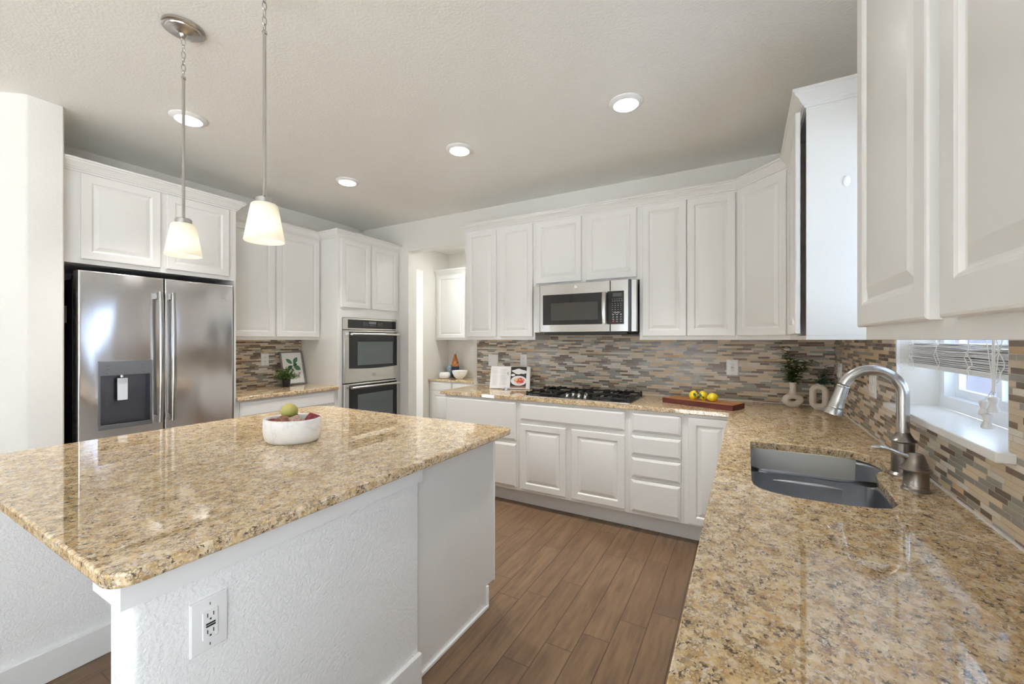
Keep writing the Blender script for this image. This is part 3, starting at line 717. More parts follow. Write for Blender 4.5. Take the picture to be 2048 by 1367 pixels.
for sx in (-1, 1):
    x = CX + sx * .036 
    m = M(); pts = []
    for k in range(13):
        t = k / 12; z = .815 + .90 * t; pts.append((x, -.046 - .012 * math.sin(PI * t), z))
    m.tube(pts, [(.014, .010)] * 13, 12, flat=(1, 0, 0)); h = m.build('handle', MSTEEL, dl if sx < 0 else dr)
    m = M()
    for z in (.835, 1.69): m.box(x - .011, x + .011, -.05, .002, z - .022, z + .022)
    m.build('handle_mount', MSTEEL, dl if sx < 0 else dr, bevel=.003)
m = M(); pts = [(.06 + (FW - .12) * k / 8, -.05, .66) for k in range(9)]; m.tube(pts, .012, 12); m.box(.07, .1, -.05, 0, .65, .67); m.box(FW - .1, FW - .07, -.05, 0, .65, .67); m.build('freezer_handle', MSTEEL, fr)
def badge(parent, x, y, z, r, mat=MCHROME):
    m = M(); T = Matrix.Rotation(R(90), 4, 'X')
    m.lathe([(r, 0), (r, .0012), (r * .86, .0016), (r * .84, .0008), (0.0005, .0008)], n=28, T=T)
    m.tube([(r * .45 * math.cos(a) - r * .1, -.0012, r * .45 * math.sin(a)) for a in [R(30 + 30 * k) for k in range(9)]], r * .06, 6)
    m.tube([(r * .1 + r * .3 * math.cos(a), -.0012, r * .4 * math.sin(a)) for a in [R(90 - 36 * k) for k in range(9)]], r * .06, 6)
    return m.build('emblem', mat, parent, loc=(x, y, z))
badge(dr, FW - .065, -.001, 1.70, .014)

# ------------------------------------------------------------------ double wall oven
ov = thing('double_oven', 'stainless double wall oven with dark glass doors built into the white tower', 'oven', (-3.612, 2.852, 0), R(90))
m = M(); m.box(.005, .745, .0, .5, .39, 1.61); m.build('oven_body', MBLACK, ov)
m = M(); m.box(0, .752, -.018, 0, 1.49, 1.612); m.build('control_fascia', MOVEN, ov, bevel=.002)
m = M(); m.box(.055, .73, -.0195, -.018, 1.505, 1.596); cp = m.build('control_panel', MGLASSBLK, ov, smooth=False)
m = M(); m.box(.33, .43, -.0202, -.0195, 1.555, 1.582); m.build('display', simple('oven_display', srgb(120, 126, 128), .3), cp, smooth=False)
m = M()
for i in range(4):
    for j in range(3):
        m.box(.255 + i * .018, .262 + i * .018, -.0200, -.0195, 1.535 + j * .016, 1.539 + j * .016); m.box(.46 + i * .018, .467 + i * .018, -.0200, -.0195, 1.535 + j * .016, 1.539 + j * .016)
for i in range(7): m.box(.335 + i * .014, .343 + i * .014, -.0200, -.0195, 1.535, 1.539)
m.build('button_marks', MBTN, cp, smooth=False)
for (z0, z1, gz0, gz1, hz, nm) in ((.932, 1.484, 1.072, 1.468, 1.443, 'upper'), (.395, .924, .50, .908, .884, 'lower')):
    m = M(); m.box(0, .752, -.035, -.001, z0, z1); d = m.build('oven_door', MOVEN, ov, bevel=.004)
    m = M(); x0, x1 = .055, .73; n = 16
    bot = [(x0 + (x1 - x0) * k / n, gz0 - .0 + .012 * (1 - math.sin(PI * k / n)) ) for k in range(n + 1)]
    poly = bot + [(x1, gz1), (x0, gz1)]
    m.rings([[(x, -.036, z) for x, z in poly], [(x, -.0352, z) for x, z in poly]], 0, True, True); gl = m.build('glass_panel', MGLASSBLK, d, smooth=False)
    m = M(); m.box(.165, .665, -.0368, -.036, gz0 + .04, gz1 - .105); m.build('window', simple('oven_window_glass', srgb(96, 104, 104), .12), gl, smooth=False)
    m = M(); pts = [(.06 + .665 * k / 8, -.078, hz) for k in range(9)]; m.tube(pts, [(.013, .012)] * 9, 14, flat=(0, 0, 1))
    m.box(.065, .085, -.078, -.035, hz - .01, hz + .01); m.box(.70, .72, -.078, -.035, hz - .01, hz + .01)
    m.build('handle', MOVEN, d)
    if nm == 'upper': badge(d, .385, -.0355, 1.003, .02, MNICKEL)

# ------------------------------------------------------------------ microwave
mw = thing('microwave', 'stainless over-the-range microwave with black window above the cooktop', 'microwave', (-1.545, 3.225, 0), 0)
m = M(); m.box(.0, .757, .03, .42, 1.445, 1.85); m.build('microwave_body', MBLACK, mw)
m = M(); m.box(0, .612, -.0, .03, 1.446, 1.852); d = m.build('door', MSTEEL, mw, bevel=.004)
m = M(); m.box(.614, .757, -.0, .03, 1.446, 1.852); cpn = m.build('control_panel', MSTEEL, mw, bevel=.004)
m = M(); m.box(.03, .545, -.002, -.0, 1.508, 1.762); g = m.build('glass_panel', MGLASSBLK, d, bevel=.0)
m = M(); m.box(.105, .515, -.0026, -.002, 1.545, 1.69); m.build('window', simple('mesh_window', srgb(66, 65, 62), .08, Specular_IOR_Level=.5), g, smooth=False)
m = M(); pts = [(.572, -.028 - .012 * math.sin(PI * k / 8), 1.51 + .25 * k / 8) for k in range(9)]; m.tube(pts, [(.017, .006)] * 9, 12, flat=(1, 0, 0))
m.box(.562, .582, -.03, 0, 1.512, 1.53); m.box(.562, .582, -.03, 0, 1.74, 1.758); m.build('handle', MSTEEL, d)
m = M(); m.box(.592, .722, -.002, -.0, 1.505, 1.765); kp = m.build('keypad', MGLASSBLK, cpn, smooth=False)
m = M(); m.box(.635, .705, -.0026, -.002, 1.722, 1.75); m.build('display', MLCD, kp, smooth=False)
m = M()
for j, z in enumerate((1.70, 1.685, 1.665, 1.65, 1.635, 1.618, 1.60, 1.585)):
    for i in range(5 if j < 2 else 4):
        w = .010 if j % 2 else .007; x = .628 + i * (.018 if j < 2 else .022); m.box(x, x + w, -.0025, -.002, z, z + .003)
for j in range(4):
    for i in range(3):
        if (i, j) == (0, 0): continue
        m.box(.632 + i * .03, .645 + i * .03, -.0025, -.002, 1.522 + j * .018, 1.529 + j * .018)
m.box(.64, .69, -.0025, -.002, 1.60 - .005, 1.601)
m.build('button_marks', MBTN, kp, smooth=False)
m = M(); m.box(.634, .645, -.0028, -.002, 1.520, 1.534); m.build('stop_button', MREDB, kp, smooth=False)
badge(d, .325, -.0005, 1.82, .012)
m = M(); m.box(.03, .74, .02, .42, 1.425, 1.446); m.build('vent_grille', MBLACK, mw, bevel=.002)
m = M(); m.box(-.080, -.002, .045, .07, 1.446, 1.852); m.box(-.0035, 0, .0, .045, 1.446, 1.852); m.build('filler_strip', MSTEEL, mw, bevel=.001)
m = M(); m.box(.768, .812, .03, .07, 1.446, 1.852); m.build('filler_strip', MSTEEL, mw, bevel=.003)
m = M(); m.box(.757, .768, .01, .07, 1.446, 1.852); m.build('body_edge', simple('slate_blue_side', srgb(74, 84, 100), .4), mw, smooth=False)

# ------------------------------------------------------------------ cooktop
ck = thing('gas_cooktop', 'stainless gas cooktop with black cast grates set in the granite', 'cooktop', (-1.63, 3.065, .914))
CW, CD = .90, .50
m = M(); m.rings([[(x, y, z) for x, y in rounded(i, CW - i, i, CD - i, (.02,) * 4)] for i, z in ((0, 0), (0, .004), (.004, .007), (.018, .007), (.026, .003))], 0, True, True); m.build('steel_tray', MSTEEL, ck, ang=30)
for (x, y, r) in ((.15, .14, .04), (.15, .37, .032), (.45, .35, .05), (.75, .14, .032), (.75, .37, .042)):
    m = M(); m.lathe([(r + .016, .003), (r + .014, .010), (r, .012), (r, .022), (r * .96, .026), (r * .8, .03), (.002, .031)], (x, y, 0), 28); m.build('burner', MBLACK, ck)
def grate(x0, x1, y0, y1, cs):
    m = M(); zt = .046; hw = .0042
    def bar(xa, ya, xb, yb, z0=zt - .012, z1=zt, w=hw):
        d = Vector((xb - xa, yb - ya)); L = d.length; a = math.atan2(d.y, d.x)
        m.box(0, L, -w, w, z0, z1, T=Matrix.Translation((xa, ya, 0)) @ Matrix.Rotation(a, 4, 'Z'))
    bar(x0, y0, x1, y0, .018, .032); bar(x0, y1, x1, y1, .018, .032); bar(x0, y0, x0, y1, .018, .032); bar(x1, y0, x1, y1, .018, .032)
    for cx, cy in cs:
        for k in range(8):
            a = PI / 4 * k; dx, dy = math.cos(a), math.sin(a)
            t = min([((x1 - cx) / dx if dx > 1e-6 else 9), ((x0 - cx) / dx if dx < -1e-6 else 9), ((y1 - cy) / dy if dy > 1e-6 else 9), ((y0 - cy) / dy if dy < -1e-6 else 9)])
            t = min(t, .19 if k % 2 == 0 else .10)
            bar(cx + dx * .022, cy + dy * .022, cx + dx * t, cy + dy * t)
            ex, ey = cx + dx * t, cy + dy * t
            if k % 2 == 0: m.box(ex - .005, ex + .005, ey - .005, ey + .005, .02, zt + .002)
    for (x, y) in ((x0, y0), (x1, y0), (x0, y1), (x1, y1)): m.box(x - .008, x + .008, y - .008, y + .008, .004, .04)
    return m.build('grate', MBLACK, ck, bevel=.0015, seg=1)
grate(.03, .295, .03, CD - .03, [(.15, .14), (.15, .37)]); grate(.31, .59, .22, CD - .03, [(.45, .35)]); grate(.605, .87, .03, CD - .03, [(.75, .14), (.75, .37)])
for (x, y) in ((.375, .065), (.395, .15), (.465, .095), (.50, .16), (.53, .06)):
    m = M(); m.lathe([(.019, .006), (.019, .010), (.015, .014), (.014, .03), (.012, .033), (.001, .034)], (x, y, 0), 20); m.box(x - .003, x + .003, y - .014, y + .014, .03, .042); m.build('knob', MCHROME, ck, bevel=.001)

# ------------------------------------------------------------------ sink
sk = thing('kitchen_sink', 'stainless undermount double bowl sink with low divider', 'sink', (.2, 1.85, .88))
sx, sy = .2, 1.85
near = [(.005, 1.60), (.012, 1.55), (.035, 1.515), (.07, 1.49), (.127, 1.474), (.19, 1.470), (.25, 1.473), (.33, 1.487), (.372, 1.51), (.388, 1.55), (.394, 1.62), (.398, 1.72), (.40, 1.84), (.385, 1.885), (.35, 1.905), (.25, 1.912), (.15, 1.912), (.05, 1.905), (.015, 1.88), (.005, 1.84)]
far = [(.005, 2.02), (.012, 1.985), (.04, 1.962), (.1, 1.955), (.2, 1.955), (.3, 1.955), (.37, 1.962), (.42, 1.975), (.455, 2.0), (.468, 2.04), (.466, 2.10), (.458, 2.145), (.44, 2.185), (.41, 2.215), (.366, 2.235), (.3, 2.242), (.2, 2.242), (.06, 2.236), (.022, 2.222), (.006, 2.19)]
def smooth_loop(P, k=4):
    n = len(P); out = []
    for i in range(n):
        a, b, c, d = (Vector(P[(i + j) % n]) for j in (-1, 0, 1, 2))
        for q in range(k):
            t = q / k; p = .5 * ((2 * b) + (c - a) * t + (2 * a - 5 * b + 4 * c - d) * t * t + (3 * b - a - 3 * c + d) * t ** 3); out.append((p.x, p.y))
    return out
far0 = far
for poly in (near, far):
    is_near = poly is near; poly = smooth_loop(poly)
    cx = sum(p[0] for p in poly) / len(poly); cy = sum(p[1] for p in poly) / len(poly)
    m = M(); rs = []
    for (sc, z) in ((1, 0), (.995, -.02), (.985, -.12), (.965, -.165), (.92, -.185), (.80, -.195), (.3, -.198), (.18, -.203)):
        ring = []
        for x, y in poly:
            zz = z
            if z == 0: 
                edge = min(abs(y - 1.912) if is_near else abs(y - 1.955), .06) / .06
                zz = -.030 * (1 - edge)
            ring.append((cx + (x - cx) * sc - sx, cy + (y - cy) * sc - sy, zz))
        rs.append(ring)
    m.rings(rs, 0, False, True); o = m.build('bowl', MSINK, sk, ang=60)
    so = o.modifiers.new('thick', 'SOLIDIFY'); so.thickness = .002; so.offset = -1
m = M(); n = 20; rs = []
for k in range(n + 1):
    t = k / n; x = .004 + .425 * t; dip = -.03 - .012 * max(0, (t - .75) / .25) ** 2
    y0 = 1.912 - .012 * max(0, (t - .85) / .15); 
    prof = [(y0 - .006, dip - .05)] + [(y0 + .012 - .017 * math.cos(R(a_)), dip - .016 + .016 * math.sin(R(a_))) for a_ in range(0, 91, 15)] + [(1.955 - .012 + .013 * math.sin(R(a_)), dip - .012 + .012 * math.cos(R(a_))) for a_ in range(0, 91, 30)] + [(1.957, dip - .05)]
    rs.append([(x - sx, y - sy, z) for y, z in prof])
m.rings(rs, 0, True, True); m.build('divider', MSINK, sk, ang=60)
for (x, y) in ((.2, 1.70), (.23, 2.09)):
    m = M(); m.lathe([(.045, .0), (.043, .004), (.036, .003), (.03, -.004), (.001, -.006)], (x - sx, y - sy, -.199), 24); m.build('drain', MCHROME, sk)

# ------------------------------------------------------------------ faucet
fc = thing('faucet', 'brushed nickel gooseneck pull-down faucet behind the sink', 'faucet', (.472, 1.908, .914))
m = M(); m.lathe([(.040, 0), (.040, .006), (.036, .010), (.0315, .014), (.031, .115), (.0335, .118), (.037, .120), (.037, .1225), (.030, .128), (.020, .146), (.019, .150)], n=36)
m.build('base_column', MNICKELD, fc)
ACX, ACZ, AR = -.083, .278, .083
pts = [(0, 0, z) for z in (.146, .18, .22, .26)] + [(ACX + AR * math.cos(R(a)), 0, ACZ + AR * math.sin(R(a))) for a in range(0, 166, 8)]
m = M(); m.tube(pts, .0178, 20); m.build('spout', MNICKEL, fc)
ea = R(164); e = Vector((ACX + AR * math.cos(ea), 0, ACZ + AR * math.sin(ea))); dirv = Vector((-math.sin(ea), 0, math.cos(ea)))
T = Matrix.Translation(e) @ dirv.to_track_quat('Z', 'Y').to_matrix().to_4x4()
m = M(); m.lathe([(.0178, -.002), (.0195, .0), (.0200, .004), (.0185, .006), (.0190, .009), (.0215, .05), (.0235, .078), (.0245, .080), (.0245, .084), (.0235, .086), (.031, .106), (.031, .109), (.026, .110), (.024, .106)], n=32, T=T)
m.build('spray_head', MNICKEL, fc)
fh = thing('lever_tap', 'short brushed nickel lever handle mounted beside the gooseneck faucet', 'faucet handle', (.462, 1.745, .914))
m = M(); m.lathe([(.036, 0), (.036, .004), (.033, .007), (.031, .010), (.0305, .058), (.031, .060), (.038, .062), (.039, .065), (.037, .069), (.030, .078), (.024, .095), (.020, .108), (.0165, .113), (.008, .1155), (.001, .116)], n=36); m.build('handle_body', MNICKELD, fh)
m = M()
lp = [(.0, 0, .098), (-.018, -.001, .100), (-.040, -.002, .108), (-.062, -.003, .118), (-.082, -.003, .124), (-.100, -.003, .125), (-.110, -.003, .123)]
m.tube(lp, [(.011, .011), (.009, .0095), (.0065, .009), (.006, .0105), (.0065, .0125), (.006, .012), (.003, .007)], 14, flat=None); m.build('lever', MNICKEL, fh)

# ------------------------------------------------------------------ ceiling lights
dn = thing('recessed_downlight', 'x', 'ceiling light', (-.609, 2.432, ZC))
m = M(); m.lathe([(.098, 0), (.098, -.004), (.094, -.008), (.074, -.016), (.070, -.017)], n=40, cap0=False, cap1=False); m.build('trim_ring', MTRIM, dn)
m = M(); m.lathe([(.0705, -.0165), (.066, -.020), (.04, -.0215), (.001, -.022)], n=40, cap0=False); m.build('lens', MLAMP, dn)
GD = 'recessed ceiling downlights'
dn['label'] = 'largest glowing recessed ceiling light, above the front of the cooktop run'; dn['group'] = GD
copy_thing(dn, (-1.809, 2.432, ZC), 'glowing recessed ceiling light in the middle, between two others in line', GD)
copy_thing(dn, (-3.025, 2.442, ZC), 'small glowing recessed ceiling light nearest the oven tower', GD)
copy_thing(dn, (-3.029, 1.261, ZC), 'glowing recessed ceiling light behind the left pendant rod', GD)
LP = [(-.609, 2.432), (-1.809, 2.432), (-3.025, 2.442), (-3.029, 1.261)]
for (x, y) in LP:
    l = bpy.data.lights.new('downlight_beam', 'AREA'); l.shape = 'DISK'; l.size = .13; l.energy = 4.6; l.spread = R(80); l.color = (1, .97, .93)
    o = bpy.data.objects.new('downlight_beam', l); COL.objects.link(o); o.location = (x, y, ZC - .026)
for (x, y) in ((-3.3, 4.5), (-2.4, 4.5)):  # unseen lamps added to brighten the pantry passage
    m = M(); m.lathe([(.09, 0), (.088, -.006), (.07, -.01), (.001, -.012)], n=32, cap0=False)
    o = m.build('added_passage_light', MADDLAMP, loc=(x, y, ZC)); tag(o, 'added unseen ceiling light brightening the pantry passage, ' + ('toward the left wall' if x < -3 else 'toward the right wall'), 'ceiling light')
    l = bpy.data.lights.new('added_passage_beam', 'AREA'); l.shape = 'DISK'; l.size = .16; l.energy = 5; l.color = (.97, 1, .99)
    o = bpy.data.objects.new('added_passage_beam', l); COL.objects.link(o); o.location = (x, y, ZC - .02)

# pendants
pd = thing('pendant_light', 'brushed nickel pendant with frosted glass shade hanging from the visible ceiling canopy', 'pendant light', (-2.172, .885, ZC), 0, 'frosted pendants over the island')
m = M(); m.lathe([(.078, 0), (.078, -.010), (.072, -.014), (.066, -.015), (.064, -.020), (.052, -.025), (.018, -.030), (.014, -.034), (.012, -.040), (.007, -.044)], n=40); m.build('canopy', MNICKEL, pd)
m = M(); z = -.052
for k in range(6):
    a = 0 if k % 2 else PI / 2; pts = []
    for j in range(16):
        t = 2 * PI * j / 16; rx, rz = .0075, .017; xx = rx * math.cos(t); pts.append((xx * math.cos(a), xx * math.sin(a), z - .012 + rz * math.sin(t)))
    m.tube(pts, .0020, 8, closed=True); z -= .0285
m.build('chain', MNICKEL, pd)
m = M(); m.lathe([(.006, -.215), (.009, -.219), (.009, -.228), (.0062, -.231), (.0062, -.845), (.008, -.848)], n=20); m.build('rod', MNICKEL, pd)
m = M(); m.lathe([(.008, -.842), (.026, -.846), (.030, -.850), (.032, -.872), (.030, -.874)], n=32); m.build('socket_cap', MNICKEL, pd)
m = M(); m.lathe([(.030, -.868), (.040, -.870), (.0445, -.874), (.0465, -.882), (.0685, -1.008), (.0675, -1.012), (.0655, -1.010), (.0435, -.885), (.038, -.875), (.03, -.873)], n=48, cap0=False, cap1=False); m.build('glass_shade', MSHADE, pd)
m = M(); m.sphere((0, 0, -.965), (.024, .024, .026), 16, 10); m.build('bulb', MBULB, pd)
copy_thing(pd, (-1.585, .905, ZC), 'brushed nickel pendant with frosted glass shade, the larger one whose canopy is out of frame', 'frosted pendants over the island')
for (x, y) in ((-2.172, .885), (-1.585, .905)):
    l = bpy.data.lights.new('pendant_bulb', 'POINT'); l.energy = .1; l.shadow_soft_size = .025; l.color = (1, .93, .82)
    o = bpy.data.objects.new('pendant_bulb', l); COL.objects.link(o); o.location = (x, y, ZC - .985)

# ------------------------------------------------------------------ bowl with ornaments on the island
bw = thing('decor_bowl', 'oval white marble bowl holding ornaments on the island', 'bowl', (-1.84, 1.18, .914), R(15))
m = M(); n = 56
def oval(a, b, z): return [(a * math.cos(2 * PI * i / n), b * math.sin(2 * PI * i / n), z) for i in range(n)]
m.rings([oval(.08, .07, 0), oval(.112, .094, .001), oval(.123, .104, .012), (oval(.129, .109, .035)), oval(.131, .111, .06), oval(.130, .110, .095), oval(.1285, .1085, .104), oval(.126, .106, .107), oval(.118, .098, .107), oval(.115, .095, .104), oval(.113, .093, .06), oval(.10, .082, .025), oval(.05, .04, .018)], 0, True, True)
m.build('bowl_shell', MMARB, bw, ang=50)
def single(mb, name, mat, label, cat, loc, rot=(0, 0, 0), **kw):
    return tag(mb.build(name, mat, loc=loc, rot=rot, **{k: v for k, v in kw.items() if k != 'group'}), label, cat, kw.get('group'))
ORN = 'ornaments in the marble bowl'
m = M(); m.sphere((0, 0, 0), (.040, .036, .038), 24, 16, f=lambda p: Vector((p.x * (1 + .06 * p.z), p.y, p.z)))
mg = thing('mango', 'green yellow mango resting on top of the ornaments in the marble bowl', 'fruit', (-1.872, 1.185, 1.046), 0, ORN)
m.build('skin', MMANGO, mg); m = M(); m.tube([(.036, .012, -.012), (.042, .014, -.014)], .0025, 8); m.build('stem', MDARK, mg)
def blocky(sx, sy, sz):
    m = M(); m.box(-sx, sx, -sy, sy, -sz, sz); return m
single(blocky(.026, .024, .022), 'ornament_block', MRED, 'dark red fibrous block at the right of the marble bowl', 'ornament', (-1.775, 1.235, 1.005), (.5, .35, .6), bevel=.004, group=ORN)
single(blocky(.018, .022, .02), 'ornament_block', MPINKW, 'pale pink carved block leaning in the middle of the marble bowl', 'ornament', (-1.808, 1.165, 1.008), (.3, .8, .3), bevel=.003, group=ORN)
m = M(); m.sphere((0, 0, 0), (.034, .034, .026), 40, 14, f=lambda p: p * (1 + .05 * math.sin(10 * math.atan2(p.y, p.x))))
single(m, 'ornament_pod', MBROWNB, 'brown ribbed round pod at the front of the marble bowl', 'ornament', (-1.836, 1.128, 1.008), (.5, .2, 0), group=ORN)
m = M(); m.sphere((0, 0, 0), (.034, .028, .018), 24, 12)
single(m, 'ornament_pod', MRED, 'low dark red pod at the left end of the marble bowl', 'ornament', (-1.898, 1.125, 1.0), (.1, .1, .4), group=ORN)
m = M(); m.sphere((0, 0, 0), (.03, .03, .03), 20, 12)
single(m, 'ornament_pod', MPINKW, 'pale ball behind the red block in the marble bowl', 'ornament', (-1.805, 1.225, .985), group=ORN)
single(blocky(.03, .03, .025), 'ornament_block', MBROWNB, 'brown block buried under the mango in the marble bowl', 'ornament', (-1.873, 1.195, .975), (.2, .1, .4), bevel=.004, group=ORN)

# ------------------------------------------------------------------ cutting board and lemons
cb = thing('cutting_board', 'thick reddish brown cutting board with a dark red edge, near the corner', 'cutting board', (-.545, 3.262, .914), R(-21.5))
m = M(); m.box(0, .505, 0, .185, 0, .0365, 1); m.box(.0005, .5045, .0005, .1845, .0365, .038, 0); m.build('board', [MBOARD, MBOARDE], cb, bevel=.0008, seg=1)
m = M(); m.box(.28, .46, .186, .194, .006, .030); m.build('side_handle', MBLACK, cb, bevel=.002)
def leafmesh(m, p, d, L, w, up=Vector((0, 0, 1)), fold=.25, curl=.3, mi=0, seg=5):
    d = d.normalized(); s = d.cross(up)
    if s.length < .05: s = d.cross(Vector((1, 0, 0)))
    s.normalize(); nrm = s.cross(d).normalized(); vs = []; fs = []
    for i in range(seg + 1):
        t = i / seg; c = p + d * (L * t) - nrm * (curl * L * t * t); ww = w * math.sin(PI * min(1, t * .93 + .05)) ** .8 if 0 < i < seg else (w * .08 if i == 0 else 0.0004)
        vs += [c + s * ww + nrm * ww * fold, c, c - s * ww + nrm * ww * fold]
    for i in range(seg):
        a = i * 3; fs += [(a, a + 1, a + 4, a + 3), (a + 1, a + 2, a + 5, a + 4)]
    m.add(vs, fs, mi)
def lemon(label, loc, rz, ry, leaves):
    t = thing('lemon', label, 'lemon', loc, rz, 'lemons on the cutting board')
    m = M(); m.sphere((0, 0, 0), .031, 24, 18, f=lambda p: Vector((p.x * .98, p.y * .98, p.z * (1.0 + .22 * abs(p.z) ** 9))), T=Matrix.Rotation(ry, 3, 'Y'))
    m.build('fruit', MLEMON, t)
    if leaves:
        m = M()
        for k in range(leaves):
            a = (-2.2 + k * .8); p = Vector((.012 + .012 * k, -.030, -.004 - .012 * k))
            leafmesh(m, p + Vector((0, -.004, 0)), Vector((math.cos(a) * .8, -.15, .9 - .7 * k)), .03, .0085, Vector((0, -1, 0)), .1, -.1)
        m.build('leaf', MLEAFB, t)
lemon('yellow lemon with leaves, leftmost of three on the cutting board', (-.332, 3.26, .9815), .2, .3, 3)
lemon('yellow lemon with leaves, middle of three on the cutting board', (-.268, 3.262, .9815), -.5, -.2, 3)
lemon('bare yellow lemon without leaves, rightmost of three on the cutting board', (-.203, 3.205, .982), .3, 1.3, 0)

# ------------------------------------------------------------------ vases
def remesh(o, v):
    r = o.modifiers.new('remesh', 'REMESH'); r.mode = 'VOXEL'; r.voxel_size = v; r.use_smooth_shade = True
    s = o.modifiers.new('smooth', 'SMOOTH'); s.iterations = 6; s.factor = .6
v1 = thing('ring_vase', 'cream ceramic donut shaped vase with tall leafy stems in the corner', 'vase', (.287, 3.50, .914), R(20))
m = M(); m.tube([(.047 * math.cos(a), 0, .047 + .029 * math.sin(a)) for a in [2 * PI * k / 40 for k in range(40)]], [(.024, .021)] * 40, 16, closed=True, flat=(0, 1, 0))
m.lathe([(.026, .08), (.022, .1), (.0195, .125), (.020, .15), (.023, .168), (.023, .172), (.017, .172), (.014, .14)], n=28)
m.box(-.03, .03, -.018, .018, 0, .01)
o = m.build('vase_body', MCERAM, v1); remesh(o, .0028)
random.seed(11)
def bouquet(parent, base, stems, mat, Ll, Lw, nl, spread=.25):
    m = M(); sm = M()
    for (dx, dy, h, bend) in stems:
        pts = []
        for k in range(9):
            t = k / 8; pts.append(Vector((base[0] + dx * t ** 1.5, base[1] + dy * t ** 1.5, base[2] + h * t - bend * t ** 4)))
        sm.tube(pts, [.0016 - .0009 * k / 8 for k in range(9)], 6)
        for j in range(nl):
            t = .16 + .84 * j / (nl - 1); i = min(7, int(t * 8)); f = t * 8 - i; p = pts[i].lerp(pts[i + 1], f); tg = (pts[i + 1] - pts[i]).normalized()
            a = j * 2.4 + random.random(); side = Vector((math.cos(a), math.sin(a), 0)); d = tg * random.uniform(.3, .8) + side
            leafmesh(m, p, d, Ll * random.uniform(.7, 1.2), Lw * random.uniform(.8, 1.2), Vector((0, 0, 1)), .3, random.uniform(.15, .6))
    fo = m.build('foliage', mat, parent); st = sm.build('stems', MSTEM, fo)
bouquet(v1, (0, 0, .14), [(-.07, .01, .30, 0), (-.035, -.02, .235, 0), (.02, .015, .22, .01), (.085, .0, .20, .03), (.12, .02, .235, .05), (-.075, -.01, .18, .02), (.06, -.03, .16, .02), (-.01, .02, .15, 0), (.035, -.02, .12, 0), (-.04, .0, .12, .01), (.05, .03, .19, .01), (-.05, .02, .24, 0)], MLEAF, .058, .0135, 12)
v2 = thing('oblong_vase', 'cream ceramic rounded oblong vase with an upright slot and short greenery', 'vase', (.428, 3.43, .914), R(-8))
def rrect(hw, hh, r, n=8):
    p = []
    for (cx, cz, a0) in ((hw - r, hh - r, 0), (-hw + r, hh - r, 90), (-hw + r, -hh + r, 180), (hw - r, -hh + r, 270)):
        for k in range(n): a = R(a0 + 90 * k / (n - 1)); p.append((cx + r * math.cos(a), 0, cz + r * math.sin(a) + .0875))
    return p
rp = rrect(.0345, .066, .03); m = M(); m.tube(rp, [(.031, .0205)] * len(rp), 18, closed=True, flat=(0, 1, 0)); m.box(-.03, .03, -.02, .02, .0, .01)
m.lathe([(.02, .16), (.02, .176), (.014, .177)], n=20)
o = m.build('vase_body', MCERAM, v2); remesh(o, .0028)
random.seed(5)
bouquet(v2, (.01, 0, .165), [(-.05, .0, .05, .01), (-.03, .02, .075, 0), (0, 0, .09, 0), (.025, .01, .13, 0), (.035, -.01, .10, 0), (.06, 0, .06, .02), (.085, .01, .05, .045), (.03, -.02, .05, .01), (-.02, -.03, .04, .01), (.045, .015, .085, .01), (.015, .02, .07, 0), (.06, -.02, .04, .02)], MLEAFB, .027, .0075, 16)

# ------------------------------------------------------------------ open cookbook
bk = thing('open_cookbook', 'open cookbook with a photo page leaning by the backsplash', 'book', (-2.15, 3.365, .914), R(17), None)
BKS = 1.14
bk.scale = (BKS, 1, 1.0)
TB = Matrix.Rotation(R(-18), 4, 'X')   # lean back
def page(x0, x1, sag, y, h, mi, m, z0=0.004):
    n = 8; top = []; vs = []
    for k in range(n + 1):
        t = k / n; x = x0 + (x1 - x0) * t; dy = -sag * math.sin(PI * t)
        vs += [TB @ Vector((x, y + dy, z0)), TB @ Vector((x, y + dy, z0 + h))]
    m.add(vs, [(2 * k, 2 * k + 2, 2 * k + 3, 2 * k + 1) for k in range(n)], mi)
def bbox(m, x0, x1, y0, y1, z0, z1, mi=0): m.box(x0, x1, y0, y1, z0, z1, mi, T=TB)
m = M(); bbox(m, 0, .165, .006, .009, 0, .225); bbox(m, .175, .345, .006, .009, 0, .225); bbox(m, .163, .177, .007, .01, 0, .225); m.build('cover', MPLATE, bk)
m = M()
for (x0, x1) in ((.004, .17), (.17, .34)):
    n = 8; rs = []
    for k in range(n + 1):
        t = k / n; x = x0 + (x1 - x0) * t; c = -.010 * math.sin(PI * min(1, max(0, t if x0 < .1 else 1 - t)) * .5 + (0 if 1 else 0)) ; c = -.004 - .008 * (math.sin(PI * (t if x0 > .1 else t)))
        rs.append([TB @ Vector((x, .006, .004)), TB @ Vector((x, c, .004)), TB @ Vector((x, c, .22)), TB @ Vector((x, .006, .22))])
    m.rings(rs, 0, True, True)
m.build('page_block', MPAPER, bk, ang=60)
def pz(t): return -.0045 - .008 * math.sin(PI * t)
m = M(); random.seed(3)
for colx in (0, 1):
    z = .195
    while z > .03:
        w = random.uniform(.045, .06); a0 = .02 + colx * .07
        if random.random() > .12:
            t = (a0 + w / 2 - .004) / .166; yy = pz(t) - .0008; bbox(m, a0, a0 + w, yy, yy + .0004, z, z + .0015)
        z -= .0052
m.build('print_lines', MTEXTG, bk, smooth=False)
def curved_patch(m, f, mi, off):
    pts = []
    for (x, z) in f:
        t = min(1, max(0, (x - .17) / .17)); pts.append(TB @ Vector((x, pz(t) - off, z)))
    m.add(pts, [tuple(range(len(pts)))], mi)
m = M()
